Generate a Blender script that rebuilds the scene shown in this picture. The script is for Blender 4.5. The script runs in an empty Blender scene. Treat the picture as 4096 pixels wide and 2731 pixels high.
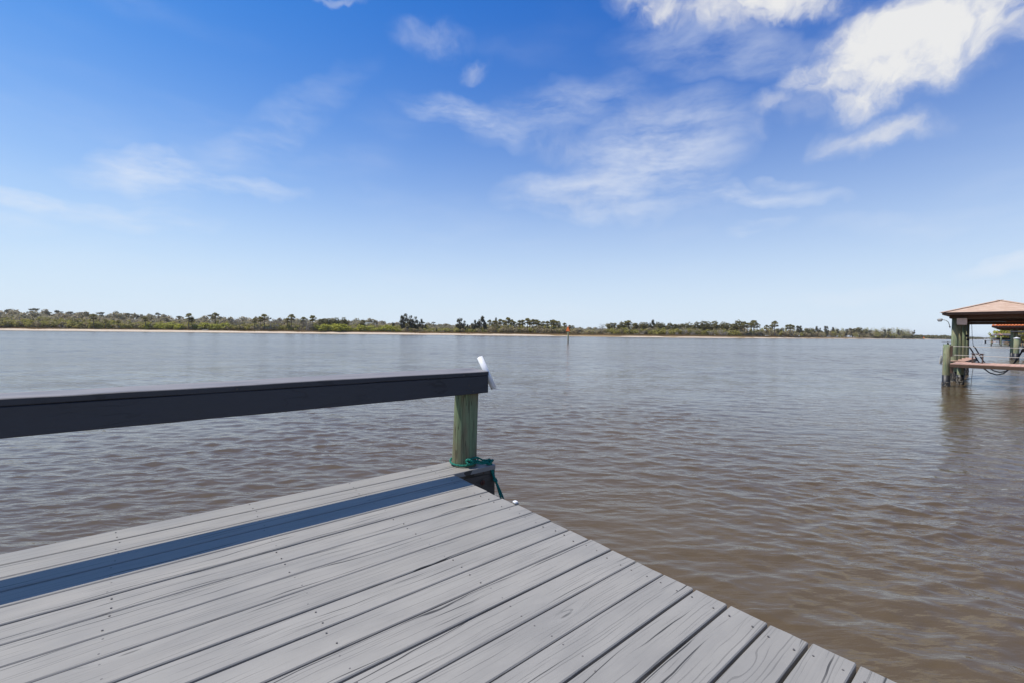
import bpy, math, random
import numpy as np
from mathutils import Vector, Matrix
sc = bpy.context.scene
R = math.radians

# ------------------------------------------------------------------ camera
CAM_H = 2.10
cam_d = bpy.data.cameras.new('camera'); cam = bpy.data.objects.new('camera', cam_d)
sc.collection.objects.link(cam); sc.camera = cam
cam_d.sensor_width = 36.0; cam_d.lens = 15.51; cam_d.clip_start = 0.05; cam_d.clip_end = 30000
cam.location = (0, 0, CAM_H)
# level camera, tipped 1 degree down, rolled 0.66 degree
cam.rotation_euler = (Matrix.Rotation(R(90 - 1.006), 3, 'X') @ Matrix.Rotation(R(0.659), 3, 'Z')).to_euler()

# ------------------------------------------------------------------ exposure
sc.view_settings.view_transform = 'Standard'; sc.view_settings.look = 'None'
sc.view_settings.exposure = 0.0; sc.view_settings.gamma = 1.0
sc.view_settings.use_curve_mapping = False
sc.cycles.use_denoising = True
sc.cycles.max_bounces = 6; sc.cycles.diffuse_bounces = 3; sc.cycles.glossy_bounces = 3
sc.cycles.transparent_max_bounces = 6
sc.cycles.sample_clamp_indirect = 4.0

# ------------------------------------------------------------------ node helper
class NT:
    def __init__(s, tree):
        s.t = tree; s.n = tree.nodes; s.l = tree.links
    def new(s, typ, ins=None, **kw):
        n = s.n.new(typ)
        for k, v in kw.items(): setattr(n, k, v)
        for k, v in (ins or {}).items(): s.set(n.inputs[k], v)
        return n
    def set(s, sock, v):
        if isinstance(v, bpy.types.NodeSocket): s.l.new(v, sock)
        else:
            if sock.type == 'RGBA' and len(v) == 3: v = (*v, 1)
            sock.default_value = v
    def m(s, op, a, b=None, c=None, clamp=False):
        n = s.n.new('ShaderNodeMath'); n.operation = op; n.use_clamp = clamp
        s.set(n.inputs[0], a)
        if b is not None: s.set(n.inputs[1], b)
        if c is not None: s.set(n.inputs[2], c)
        return n.outputs[0]
    def vm(s, op, a, b=None, out=0):
        n = s.n.new('ShaderNodeVectorMath'); n.operation = op
        s.set(n.inputs[0], a)
        if b is not None:
            if op == 'SCALE': s.set(n.inputs['Scale'], b)
            else: s.set(n.inputs[1], b)
        return n.outputs[out]
    def dot(s, a, b): return s.vm('DOT_PRODUCT', a, b, 'Value')
    def ramp(s, x, a, b, lo=0.0, hi=1.0, smooth=True):
        n = s.n.new('ShaderNodeMapRange'); n.interpolation_type = 'SMOOTHSTEP' if smooth else 'LINEAR'
        for k, v in zip(range(5), (x, a, b, lo, hi)): s.set(n.inputs[k], v)
        return n.outputs[0]
    def mix(s, f, a, b, mode='MIX'):
        n = s.n.new('ShaderNodeMix'); n.data_type = 'RGBA'; n.blend_type = mode
        s.set(n.inputs[0], f); s.set(n.inputs[6], a); s.set(n.inputs[7], b)
        return n.outputs[2]
    def noise(s, vec, scale, detail=3, rough=.5, dist=0.0, dim='3D', out=0):
        n = s.n.new('ShaderNodeTexNoise'); n.noise_dimensions = dim
        if vec is not None: s.set(n.inputs['Vector'], vec)
        s.set(n.inputs['Scale'], scale); s.set(n.inputs['Detail'], detail)
        s.set(n.inputs['Roughness'], rough); s.set(n.inputs['Distortion'], dist)
        return n.outputs[out]
    def mapping(s, vec, loc=(0,0,0), rot=(0,0,0), scale=(1,1,1)):
        n = s.n.new('ShaderNodeMapping')
        s.set(n.inputs[0], vec); s.set(n.inputs[1], loc); s.set(n.inputs[2], rot); s.set(n.inputs[3], scale)
        return n.outputs[0]

# ------------------------------------------------------------------ sun and sky
SUN_EL, SUN_AZ = 61.1, -81.5          # azimuth from +Y towards +X
sd = Vector((math.sin(R(SUN_AZ)) * math.cos(R(SUN_EL)), math.cos(R(SUN_AZ)) * math.cos(R(SUN_EL)), math.sin(R(SUN_EL))))
sun_d = bpy.data.lights.new('sun', 'SUN'); sun = bpy.data.objects.new('sun', sun_d); sc.collection.objects.link(sun)
sun_d.energy = 5.0; sun_d.angle = R(0.53); sun_d.color = (1.0, 0.94, 0.855)
sun.rotation_euler = sd.to_track_quat('Z', 'Y').to_euler(); sun.location = (-30, 5, 60)

# clouds: azimuth, elevation, half width, half height, tilt (degrees), weight
CUM = [(41.5,26.4,6.2,3.6,2,1.35),(44.6,28.0,3.9,2.5,-20,1.3),(38.9,24.0,3.8,2.4,24,1.0),(47.5,24.9,2.4,1.2,-10,1.0),
 (33.9,26.6,2.4,1.5,12,.75),(30.5,24.5,1.9,1.2,14,.5),(34.6,23.7,3.3,1.8,7,.4),(39.8,19.3,3.9,1.4,2,.62),(36.4,19.1,2.2,1.2,-2,.55),
 (16.8,35.5,3.3,1.8,-19,.85),(24.3,33.4,3.5,1.8,-15,.75),(30.1,33.1,5.4,1.15,-19,1.0),(29.4,32.5,2.2,.9,-8,.9),
 (19.7,21.4,4.8,2.6,21,.52),(21.8,24.6,2.8,1.1,-2,.42),(16.0,25.7,2.8,1.6,23,.36),(7.2,22.4,4.6,1.4,-10,.36),(11.4,18.0,6.0,1.8,1,.42),
 (8.7,16.2,6.2,1.2,-12,.40),(29.1,22.4,1.1,.8,-12,.32),(-10.7,33.0,3.4,1.7,5,.42),(-4.7,30.5,1.6,1.0,20,.58),(-21.5,34.6,2.14,.36,12,.4)]
CIR = [(25.9,16.1,9.73,1.15,-11,.75),(31.2,16.5,3.15,.6,-14,.6),(17.0,20.7,10.19,5.6,18,.85),(11.0,17.2,11.8,3.2,-4,.8),(-38.8,15.2,6.0,2.0,5,.9),
 (-33.7,15.3,7.6,1.0,2,.75),(-48.0,10.6,4.2,1.0,3,.95),(-42.4,10.7,8.4,1.2,4,.7),(-48.4,8.7,3.2,.8,3,.6),(-6.0,25.5,8.09,1.9,-7,.75),(25.2,30.1,10.89,2.32,-16,.5),
 (6.1,26.8,10.01,3.06,13,.55),(-30.7,19.7,13.38,2.51,41,.35),(48.0,5.9,2.58,.7,0,.8),(41.1,10.9,6.75,1.41,-5,.25),(42.1,3.9,10.26,.96,1,.35),(28.6,12.2,3.25,.75,5,.55)]

world = bpy.data.worlds.new('World'); sc.world = world; world.use_nodes = True
def build_world():
    w = NT(world.node_tree); w.n.clear()
    sky = w.new('ShaderNodeTexSky', sky_type='NISHITA', sun_disc=False, sun_elevation=R(SUN_EL), sun_rotation=R(SUN_AZ % 360),
                altitude=0, air_density=1.0, dust_density=0.6, ozone_density=3.0)
    tc = w.new('ShaderNodeTexCoord'); d = w.vm('NORMALIZE', tc.outputs['Generated'])
    # deeper, polarised-looking blue: each channel of the sky raised to a power of its own
    sep = w.new('ShaderNodeSeparateColor'); w.l.new(sky.outputs[0], sep.inputs[0])
    cmb = w.new('ShaderNodeCombineColor')
    for i, (g, k) in enumerate(SKY_GRADE):
        x = w.m('MULTIPLY', sep.outputs[i], .1)
        w.l.new(w.m('MULTIPLY', w.m('POWER', x, g), k * 10), cmb.inputs[i])
    # bright humid air low down, all round the horizon
    dz = w.new('ShaderNodeSeparateXYZ', {0: d}).outputs[2]
    hz = w.m('MULTIPLY', w.m('EXPONENT', w.m('MULTIPLY', w.m('POWER', w.m('MAXIMUM', dz, 0.0), 1.7), -HAZE_K)), .94)
    base = w.mix(hz, cmb.outputs[0], HAZE_C)
    warp = w.noise(d, 9, 3, .55, out=1)
    dw = w.vm('ADD', d, w.vm('SCALE', w.vm('SUBTRACT', warp, (.5, .5, .5)), .085))
    warp2 = w.noise(dw, 30, 4, .6, out=1)
    dc = w.vm('ADD', dw, w.vm('SCALE', w.vm('SUBTRACT', warp2, (.5, .5, .5)), .034))
    def blobs(lst, dd, power):
        acc = None
        for az, el, rx, ry, t, wt in lst:
            a, e, t = R(az), R(el), R(t)
            c = Vector((math.sin(a) * math.cos(e), math.cos(a) * math.cos(e), math.sin(e)))
            rt = Vector((math.cos(a), -math.sin(a), 0)); up = rt.cross(c)
            A = rt * math.cos(t) + up * math.sin(t); B = up * math.cos(t) - rt * math.sin(t)
            mp = w.new('ShaderNodeMapping', {'Vector': dd, 'Location': c, 'Rotation': Matrix((A, B, A.cross(B))).transposed().to_euler(), 'Scale': (math.tan(R(rx)), math.tan(R(ry)), 1.0)}, vector_type='TEXTURE').outputs[0]
            v = w.m('MULTIPLY_ADD', w.dot(mp, mp), -power * wt, wt)
            acc = w.m('MAXIMUM', v, 0.0 if acc is None else acc)
        return acc
    body = blobs(CUM, dc, .42)
    f1 = w.noise(dc, 8.5, 6, .6)
    # scatter of unseen clouds behind the camera, thickened to whiten the blue fill light
    lowf = w.noise(d, 2.6, 1, .5)
    behind = w.ramp(w.dot(d, (0, -1, 0)), .0, .4)
    scat = w.m('MULTIPLY', w.ramp(lowf, .50, .70), w.m('MULTIPLY', behind, .9))
    body = w.m('MAXIMUM', body, scat)
    f1r = w.ramp(f1, .30, .70, .22, 1.45)
    dens = w.m('MULTIPLY_ADD', w.m('MAXIMUM', w.m('SUBTRACT', body, .5), 0.0), .55, w.m('MULTIPLY', body, f1r))
    cum = w.ramp(dens, .02, 1.5)
    # wisps: noise drawn out along the wind
    dq = w.vm('ADD', d, w.vm('SCALE', w.vm('SUBTRACT', warp, (.5, .5, .5)), .03))
    ds = w.mapping(dq, rot=(0, R(-14), R(20)), scale=(3.4, 3.4, 12))
    f2 = w.noise(ds, 2.3, 7, .62)
    cirm = blobs(CIR, dw, .7)
    veil = w.m('MULTIPLY', w.ramp(w.noise(ds, .9, 2, .55), .42, .78), .18)
    cir = w.m('MULTIPLY', w.m('MAXIMUM', cirm, veil), w.ramp(f2, .22, .82))
    # thin rims let the blue through, thick middles are white, the undersides a little greyer
    shade = w.ramp(w.m('ADD', dens, w.m('MULTIPLY', w.m('SUBTRACT', f2, .5), .5)), .25, .9)
    lit = w.mix(shade, (7.3, 7.7, 8.6), (8.5, 8.5, 8.45))
    c1 = w.mix(w.m('MULTIPLY', cir, .85), base, (8.0, 8.5, 9.3))
    c2 = w.mix(w.m('MULTIPLY', cum, .97), c1, lit)
    bg = w.new('ShaderNodeBackground', {'Color': c2, 'Strength': .1})
    out = w.new('ShaderNodeOutputWorld', {'Surface': bg.outputs[0]})
SKY_GRADE = ((1.45, .29), (1.14, .94), (.79, 1.28)); HAZE_K = 8.3; HAZE_C = (7.45, 8.4, 9.5)
build_world()
world.cycles.sampling_method = 'MANUAL'; world.cycles.sample_map_resolution = 512

# ------------------------------------------------------------------ frame of the docks: u along the bank, v out over the water
TH = R(39.96); CU, SU = math.cos(TH), math.sin(TH)
def W(u, v, z=0.0): return Vector((u * CU - v * SU, u * SU + v * CU, z))
def link(o): sc.collection.objects.link(o); return o
def tag(o, label=None, cat=None, group=None, kind=None):
    for k, v in (('label', label), ('category', cat), ('group', group), ('kind', kind)):
        if v: o[k] = v
    return o

class MB:
    """collects polygons for one mesh"""
    def __init__(s): s.v = []; s.f = []; s.mi = []
    def add(s, vs, fs, mi=0):
        k = len(s.v); s.v += [tuple(p) for p in vs]; s.f += [tuple(i + k for i in f) for f in fs]; s.mi += [mi] * len(fs); return s
    def box(s, x0, x1, y0, y1, z0, z1, mi=0):
        return s.add([(x0,y0,z0),(x1,y0,z0),(x1,y1,z0),(x0,y1,z0),(x0,y0,z1),(x1,y0,z1),(x1,y1,z1),(x0,y1,z1)],
              [(3,2,1,0),(4,5,6,7),(0,1,5,4),(1,2,6,5),(2,3,7,6),(3,0,4,7)], mi)
    def cbox(s, x0, x1, y0, y1, z0, z1, c=.004, mi=0):
        """box with every edge chamfered"""
        v = []; 
        X, Y, Z = (x0, x1), (y0, y1), (z0, z1)
        for i in (0,1):
            for j in (0,1):
                for k in (0,1):
                    sx, sy, sz = (c if i == 0 else -c), (c if j == 0 else -c), (c if k == 0 else -c)
                    v += [(X[i], Y[j]+sy, Z[k]+sz), (X[i]+sx, Y[j], Z[k]+sz), (X[i]+sx, Y[j]+sy, Z[k])]
        I = lambda i,j,k,a: (i*4 + j*2 + k)*3 + a
        f = [(I(0,0,0,0),I(0,0,1,0),I(0,1,1,0),I(0,1,0,0)),(I(1,0,0,0),I(1,1,0,0),I(1,1,1,0),I(1,0,1,0)),
             (I(0,0,0,1),I(1,0,0,1),I(1,0,1,1),I(0,0,1,1)),(I(0,1,0,1),I(0,1,1,1),I(1,1,1,1),I(1,1,0,1)),
             (I(0,0,0,2),I(0,1,0,2),I(1,1,0,2),I(1,0,0,2)),(I(0,0,1,2),I(1,0,1,2),I(1,1,1,2),I(0,1,1,2))]
        for i in (0,1):
            for j in (0,1): f.append((I(i,j,0,0),I(i,j,1,0),I(i,j,1,1),I(i,j,0,1)))
            for k in (0,1): f.append((I(i,0,k,0),I(i,1,k,0),I(i,1,k,2),I(i,0,k,2)))
        for j in (0,1):
            for k in (0,1): f.append((I(0,j,k,1),I(1,j,k,1),I(1,j,k,2),I(0,j,k,2)))
        for i in (0,1):
            for j in (0,1):
                for k in (0,1): f.append((I(i,j,k,0),I(i,j,k,1),I(i,j,k,2)))
        return s.add(v, f, mi)
    def beam(s, p, q, w, h, mi=0):
        """rectangular bar from p to q"""
        p, q = Vector(p), Vector(q); d = (q - p).normalized()
        up = Vector((0,0,1)) if abs(d.z) < .95 else Vector((1,0,0))
        a = d.cross(up).normalized() * w / 2; b = a.cross(d).normalized() * h / 2
        vs = [p-a-b, p+a-b, p+a+b, p-a+b, q-a-b, q+a-b, q+a+b, q-a+b]
        return s.add(vs, [(0,1,2,3),(7,6,5,4),(0,4,5,1),(1,5,6,2),(2,6,7,3),(3,7,4,0)], mi)
    def tube(s, pts, rad, n=8, caps=True, mi=0, jit=None):
        pts = [Vector(p) for p in pts]; rs = rad if hasattr(rad, '__len__') else [rad] * len(pts)
        k0 = len(s.v); ref = None; V = []; F = []
        for i, p in enumerate(pts):
            d = (pts[min(i+1, len(pts)-1)] - pts[max(i-1, 0)]).normalized()
            if ref is None: ref = Vector((1,0,0)) if abs(d.x) < .9 else Vector((0,1,0))
            a = (ref - d * ref.dot(d)).normalized(); b = d.cross(a); ref = a
            for j in range(n):
                t = 2 * math.pi * j / n; r = rs[i] * (1 if jit is None else 1 + jit * (random.random() - .5))
                V.append(p + (a * math.cos(t) + b * math.sin(t)) * r)
        for i in range(len(pts) - 1):
            for j in range(n): F.append((i*n+j, i*n+(j+1)%n, (i+1)*n+(j+1)%n, (i+1)*n+j))
        if caps: F += [tuple(range(n-1, -1, -1)), tuple((len(pts)-1)*n + j for j in range(n))]
        return s.add(V, F, mi)
    def leaves(s, C, size, rng, N, tri=True, mi=0, jit=.55):
        """one small leaf-clump face at each of the points C, turned roughly outwards (N)"""
        n = len(C); q = np.asarray(N) + rng.normal(size=(n,3)) * jit; q /= np.linalg.norm(q, axis=1)[:,None]
        a = rng.normal(size=(n,3)); a -= q * (a*q).sum(1)[:,None]; a /= np.linalg.norm(a, axis=1)[:,None]; b = np.cross(q, a)
        sz = size * rng.uniform(.6, 1.4, size=(n,1)); C = np.asarray(C)
        k = len(s.v)
        if tri:
            P = np.stack([C + a*sz, C - a*sz*.5 + b*sz*.87, C - a*sz*.5 - b*sz*.87], 1).reshape(-1, 3); m = 3
        else:
            P = np.stack([C + a*sz, C + b*sz*.7, C - a*sz, C - b*sz*.7], 1).reshape(-1, 3); m = 4
        s.v += [tuple(p) for p in P.tolist()]; s.f += [tuple(k + i*m + j for j in range(m)) for i in range(n)]; s.mi += [mi] * n
        return s
    def mesh(s, name, mats, org=(0,0,0), smooth=False):
        me = bpy.data.meshes.new(name); o = org
        me.from_pydata([(p[0]-o[0], p[1]-o[1], p[2]-o[2]) for p in s.v], [], s.f)
        for m in (mats if isinstance(mats, (list, tuple)) else [mats]): me.materials.append(m)
        if any(s.mi): me.polygons.foreach_set('material_index', s.mi)
        if smooth:
            me.polygons.foreach_set('use_smooth', [len(f) < 5 for f in s.f])
        me.update(); return me

class Thing:
    """Empty at the thing's base; parts are built in (u, v, z) and hang under it"""
    def __init__(s, name, label, cat, base, group=None, rz=None):
        s.b = tuple(base); s.o = bpy.data.objects.new(name, None); link(s.o)
        s.o.location = W(*base) if rz is None else Vector(base); s.o.rotation_euler = (0, 0, TH if rz is None else rz)
        s.o.empty_display_size = .2; s.org = s.b if rz is None else (0,0,0)
        tag(s.o, label, cat, group)
    def part(s, name, mb, mat, parent=None, smooth=False, label=None, kind=None, loc=None):
        me = mb if isinstance(mb, bpy.types.Mesh) else mb.mesh(name, mat, s.org, smooth)
        o = bpy.data.objects.new(name, me); link(o); o.parent = parent or s.o
        if loc: o.location = loc
        tag(o, label, None, None, kind); return o

# ------------------------------------------------------------------ materials
def mat(name):
    m = bpy.data.materials.new(name); m.use_nodes = True; t = NT(m.node_tree); t.n.clear()
    b = t.new('ShaderNodeBsdfPrincipled'); t.new('ShaderNodeOutputMaterial', {'Surface': b.outputs[0]})
    return m, t, b
def plain(name, col, rough=.6, var=.25, scale=6, metal=0.0, bump=0.0, spec=.5):
    m, t, b = mat(name); tc = t.new('ShaderNodeTexCoord').outputs['Object']
    n = t.noise(tc, scale, 5, .6)
    lo = tuple(c * (1 - var) for c in col); hi = tuple(min(1, c * (1 + var)) for c in col)
    t.set(b.inputs['Base Color'], t.mix(t.ramp(n, .3, .7), lo, hi)); t.set(b.inputs['Roughness'], rough); t.set(b.inputs['Metallic'], metal)
    t.set(b.inputs['Specular IOR Level'], spec)
    if bump: t.set(b.inputs['Normal'], t.new('ShaderNodeBump', {'Height': n, 'Strength': .6, 'Distance': bump}).outputs[0])
    return m
def paint_wood(name, col, crackw=.010, chip=1.0, rough=.55, worn=None, knots=1.0):
    """painted, weathered plank: long grain, splits, knots and chipped specks; grain runs along local x"""
    m, t, b = mat(name)
    tc = t.new('ShaderNodeTexCoord').outputs['Object']; rnd = t.new('ShaderNodeObjectInfo').outputs['Random']
    off = t.m('MULTIPLY', rnd, 91.0); cx = t.new('ShaderNodeCombineXYZ', {0: off, 1: t.m('MULTIPLY', rnd, 37.0), 2: 0.0}).outputs[0]
    p = t.vm('ADD', tc, cx)
    wob = t.noise(t.mapping(p, scale=(1.1, 3, 3)), 1.6, 3, .5)
    # knots bend the grain
    kv = t.new('ShaderNodeTexVoronoi', {'Vector': t.mapping(p, scale=(.9, 5.2, 0.2)), 'Scale': 1.0, 'Randomness': 1.0}); kd = kv.outputs['Distance']
    knot = t.ramp(kd, .02, .17, knots, 0.0)
    sep = t.new('ShaderNodeSeparateXYZ', {0: p}); 
    y = t.m('ADD', sep.outputs[1], t.m('ADD', t.m('MULTIPLY', wob, .05), t.m('MULTIPLY', knot, .03)))
    g = t.new('ShaderNodeCombineXYZ', {0: sep.outputs[0], 1: y, 2: sep.outputs[2]}).outputs[0]
    fine = t.noise(t.mapping(g, scale=(.8, 60, 60)), 2.4, 5, .66)
    mid = t.noise(t.mapping(g, scale=(.6, 16, 16)), 1.6, 3, .55)
    # splits follow the grain: thin lines at uneven spacing, each present only here and there
    gs = t.new('ShaderNodeSeparateXYZ', {0: g})
    def splits(freq, seed, lo, hi, wid, xs):
        yy = t.m('ADD', t.m('MULTIPLY', gs.outputs[1], freq), t.m('MULTIPLY', t.noise(t.mapping(p, loc=(seed, 0, 0), scale=(1.3, 9, 9)), 1.0, 2, .5), 2.2))
        cell = t.m('FLOOR', yy); dist = t.m('ABSOLUTE', t.m('SUBTRACT', t.m('FRACT', yy), .5))
        pr = t.ramp(t.noise(t.new('ShaderNodeCombineXYZ', {0: t.m('MULTIPLY', gs.outputs[0], xs), 1: t.m('MULTIPLY', cell, 5.37), 2: t.m('MULTIPLY_ADD', rnd, 60.0, seed)}).outputs[0], 1.0, 2, .5), lo, hi)
        return t.m('MULTIPLY', pr, t.m('LESS_THAN', dist, t.m('MULTIPLY', pr, wid)))
    line = splits(26, 1.7, .51, .64, crackw * 4.6, 1.4)
    hair = splits(85, 8.3, .45, .60, crackw * 9, 2.2)
    blot = t.noise(t.mapping(p, scale=(1.2, 3, 3)), 2.2, 5, .6)
    big = t.noise(tc, .55, 3, .5)
    base = t.mix(t.ramp(blot, .3, .7), tuple(c * .90 for c in col), tuple(c * 1.07 for c in col))
    base = t.mix(t.m('MULTIPLY', t.ramp(big, .4, .65), .30), base, tuple(c * f for c, f in zip(col, (1.16, 1.13, 1.08))))
    base = t.mix(t.m('MULTIPLY', rnd, .38), base, tuple(c * .78 for c in col))
    base = t.mix(t.m('MULTIPLY', t.ramp(fine, .5, .3), .15), base, tuple(c * .6 for c in col))
    base = t.mix(t.m('MULTIPLY', knot, .22), base, tuple(c * 1.2 for c in col)); base = t.mix(t.ramp(kd, .012, .035, .75 * knots, 0.0), base, tuple(c * .3 for c in col))
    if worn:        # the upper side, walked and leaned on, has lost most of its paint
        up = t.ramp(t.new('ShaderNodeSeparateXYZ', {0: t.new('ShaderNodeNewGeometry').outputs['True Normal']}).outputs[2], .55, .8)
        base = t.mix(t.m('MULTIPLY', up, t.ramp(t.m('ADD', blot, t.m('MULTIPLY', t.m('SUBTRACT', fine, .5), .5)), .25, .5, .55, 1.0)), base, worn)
    spk = t.ramp(t.noise(p, 75, 2, .5), .735, .78); spm = t.ramp(t.noise(p, 2.3, 3, .6), .45, .66)
    base = t.mix(t.m('MULTIPLY', t.m('MULTIPLY', spk, spm), .7 * chip), base, (.46, .40, .33))
    base = t.mix(t.m('MULTIPLY', hair, .45), base, tuple(c * .35 for c in col))
    base = t.mix(t.m('MULTIPLY', line, .92), base, tuple(c * .14 for c in col))
    h = t.m('ADD', t.m('MULTIPLY', fine, .55), t.m('ADD', t.m('MULTIPLY', mid, .35), t.m('MULTIPLY', t.m('ADD', line, t.m('MULTIPLY', hair, .5)), -1.2)))
    h = t.m('ADD', h, t.m('MULTIPLY', t.m('SINE', t.m('MULTIPLY', kd, 120)), t.m('MULTIPLY', knot, .12)))
    t.set(b.inputs['Base Color'], base); t.set(b.inputs['Roughness'], t.ramp(blot, .3, .7, rough - .06, rough + .1))
    t.set(b.inputs['Specular IOR Level'], .35)
    t.set(b.inputs['Normal'], t.new('ShaderNodeBump', {'Height': h, 'Strength': .55, 'Distance': .003}).outputs[0])
    return m
def round_wood(name, c1, c2, dark, scale=1.0):
    """peeled pile: upright grain, green preservative and brown weathering"""
    m, t, b = mat(name); tc = t.new('ShaderNodeTexCoord').outputs['Object']
    rnd = t.new('ShaderNodeObjectInfo').outputs['Random']
    p = t.vm('ADD', tc, t.new('ShaderNodeCombineXYZ', {0: t.m('MULTIPLY', rnd, 31.0), 2: t.m('MULTIPLY', rnd, 17.0)}).outputs[0])
    patch = t.noise(t.mapping(p, scale=(6 * scale, 6 * scale, 1.3 * scale)), 1.3, 4, .6)
    fine = t.noise(t.mapping(p, scale=(40, 40, 1.6)), 1.6, 5, .65)
    crk = t.noise(t.mapping(p, scale=(16, 16, .7)), 1.5, 2, .45)
    line = t.ramp(t.m('ABSOLUTE', t.m('SUBTRACT', crk, .5)), .004, .014, 1.0, 0.0)
    base = t.mix(t.ramp(patch, .38, .62), c1, c2)
    base = t.mix(t.m('MULTIPLY', t.ramp(fine, .55, .33), .4), base, dark)
    base = t.mix(t.m('MULTIPLY', line, .5), base, tuple(c * .5 for c in dark))
    t.set(b.inputs['Base Color'], base); t.set(b.inputs['Roughness'], .8); t.set(b.inputs['Specular IOR Level'], .25)
    h = t.m('ADD', fine, t.m('MULTIPLY', line, -1.5))
    t.set(b.inputs['Normal'], t.new('ShaderNodeBump', {'Height': h, 'Strength': .8, 'Distance': .005}).outputs[0])
    return m
def foliage(name, c1, c2, c3, scale=.12):
    m, t, b = mat(name); geo = t.new('ShaderNodeNewGeometry')
    rnd = t.new('ShaderNodeObjectInfo').outputs['Random']
    n = t.noise(geo.outputs['Position'], scale, 3, .6); n2 = t.noise(geo.outputs['Position'], 1.3, 2, .5)
    c = t.mix(t.ramp(n, .36, .64), c1, c2); c = t.mix(t.ramp(n2, .45, .75, 0, .7), c, c3)
    c = t.mix(t.m('MULTIPLY', rnd, .35), c, tuple(x * .6 for x in c1))
    t.set(b.inputs['Base Color'], c); t.set(b.inputs['Roughness'], .7); t.set(b.inputs['Specular IOR Level'], .2)
    tr = t.new('ShaderNodeBsdfTranslucent', {'Color': c}); mx = t.new('ShaderNodeMixShader', {0: .4, 1: b.outputs[0], 2: tr.outputs[0]})
    out = [n for n in t.n if n.type == 'OUTPUT_MATERIAL'][0]; t.l.new(mx.outputs[0], out.inputs[0])
    return m

M = {}
M['deck'] = paint_wood('deck_paint', (.278, .263, .234), crackw=.013)
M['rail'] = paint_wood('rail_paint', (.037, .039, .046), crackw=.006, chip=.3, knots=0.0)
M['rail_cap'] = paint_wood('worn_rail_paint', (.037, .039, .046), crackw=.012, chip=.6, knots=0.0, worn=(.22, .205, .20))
M['pile'] = round_wood('green_pile', (.185, .245, .135), (.185, .160, .095), (.075, .075, .045))
M['pile_far'] = round_wood('green_pile_far', (.205, .255, .150), (.27, .25, .145), (.085, .085, .055), .7)
M['raw_beam'] = paint_wood('raw_weathered_beam', (.085, .073, .060), crackw=.012, chip=0)
M['joist'] = plain('joist_wood', (.09, .075, .055), .85, .4, 12)
M['rust'] = plain('rust', (.10, .035, .02), .9, .4, 60)
M['screw'] = plain('painted_screw', (.11, .10, .095), .6, .5, 300)
M['pvc'] = plain('white_pvc', (.78, .78, .77), .35, .05, 20)
M['plank_tan'] = paint_wood('composite_plank', (.60, .37, .28), crackw=.003, chip=.2)
M['brown_wood'] = paint_wood('brown_timber', (.115, .068, .042), crackw=.012, chip=.1)
M['trim'] = plain('dark_brown_trim', (.055, .032, .030), .5, .2, 4)
M['wrap'] = plain('black_pile_wrap', (.012, .012, .014), .5, .3, 10)
M['cream'] = plain('cream_enamel', (.62, .50, .42), .5, .08, 8)
M['metal'] = plain('galvanised_metal', (.45, .45, .46), .35, .2, 20, metal=.9)
M['dullmetal'] = plain('weathered_aluminium', (.30, .29, .27), .5, .25, 12, metal=.6)
M['cable'] = plain('pale_cable', (.55, .50, .42), .6, .15, 30)
M['strap'] = plain('black_webbing', (.018, .019, .024), .7, .3, 40)
M['darkbrown'] = plain('bench_brown', (.085, .055, .045), .6, .25, 20)
M['whitecap'] = plain('white_cap', (.75, .75, .74), .4, .06, 10)
M['glass'] = plain('lamp_glass', (.45, .46, .45), .15, .1, 10)
M['blue'] = plain('kayak_blue', (.03, .28, .50), .3, .15, 1)
M['whiteboat'] = plain('boat_white', (.62, .63, .64), .35, .12, .8)
M['navy'] = plain('boat_cover', (.022, .028, .04), .7, .4, 1.2)
M['stucco'] = plain('cream_stucco', (.55, .46, .33), .85, .1, 2)
M['window'] = plain('window_glass', (.03, .035, .04), .1, .3, 1)
M['rope_w'] = plain('white_rope', (.70, .68, .62), .8, .1, 60)
M['board_or'] = plain('marker_orange', (.97, .24, .045), .5, .06, 2)
M['board_rd'] = plain('marker_red', (.80, .08, .02), .5, .1, 2)
M['greypole'] = plain('grey_pole', (.12, .105, .095), .9, .35, 3)
M['deadwood'] = plain('bleached_wood', (.36, .33, .29), .9, .3, 1.5)
M['bark'] = plain('bark', (.14, .12, .10), .9, .35, 2.5)
M['palmtrunk'] = plain('palm_trunk', (.15, .125, .105), .9, .35, 3)
M['palm'] = foliage('palm_fronds', (.23, .205, .07), (.32, .28, .11), (.14, .13, .045), .3)
M['palmdead'] = plain('dead_fronds', (.23, .165, .09), .9, .35, 1.5)
M['shrub'] = foliage('shrub_leaves', (.40, .365, .085), (.29, .27, .08), (.46, .39, .17))
M['shrub2'] = foliage('grey_shrub_leaves', (.40, .33, .19), (.31, .27, .13), (.50, .41, .29))
M['yshrub'] = foliage('bright_shrub_leaves', (.45, .45, .06), (.35, .36, .07), (.52, .47, .12))
M['cedar'] = foliage('cedar_leaves', (.105, .100, .055), (.155, .140, .078), (.075, .074, .042))
M['oak'] = foliage('oak_leaves', (.20, .18, .072), (.26, .225, .095), (.135, .125, .052))
M['pine'] = foliage('pine_needles', (.22, .21, .14), (.26, .245, .165), (.17, .165, .11))
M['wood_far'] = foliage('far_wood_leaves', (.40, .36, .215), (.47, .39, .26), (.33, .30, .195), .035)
M['twigs'] = plain('bare_twigs', (.21, .18, .15), .9, .25, .5)
M['drygrass'] = foliage('dry_grass_blades', (.42, .27, .135), (.34, .235, .11), (.26, .22, .09), .06)

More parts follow.
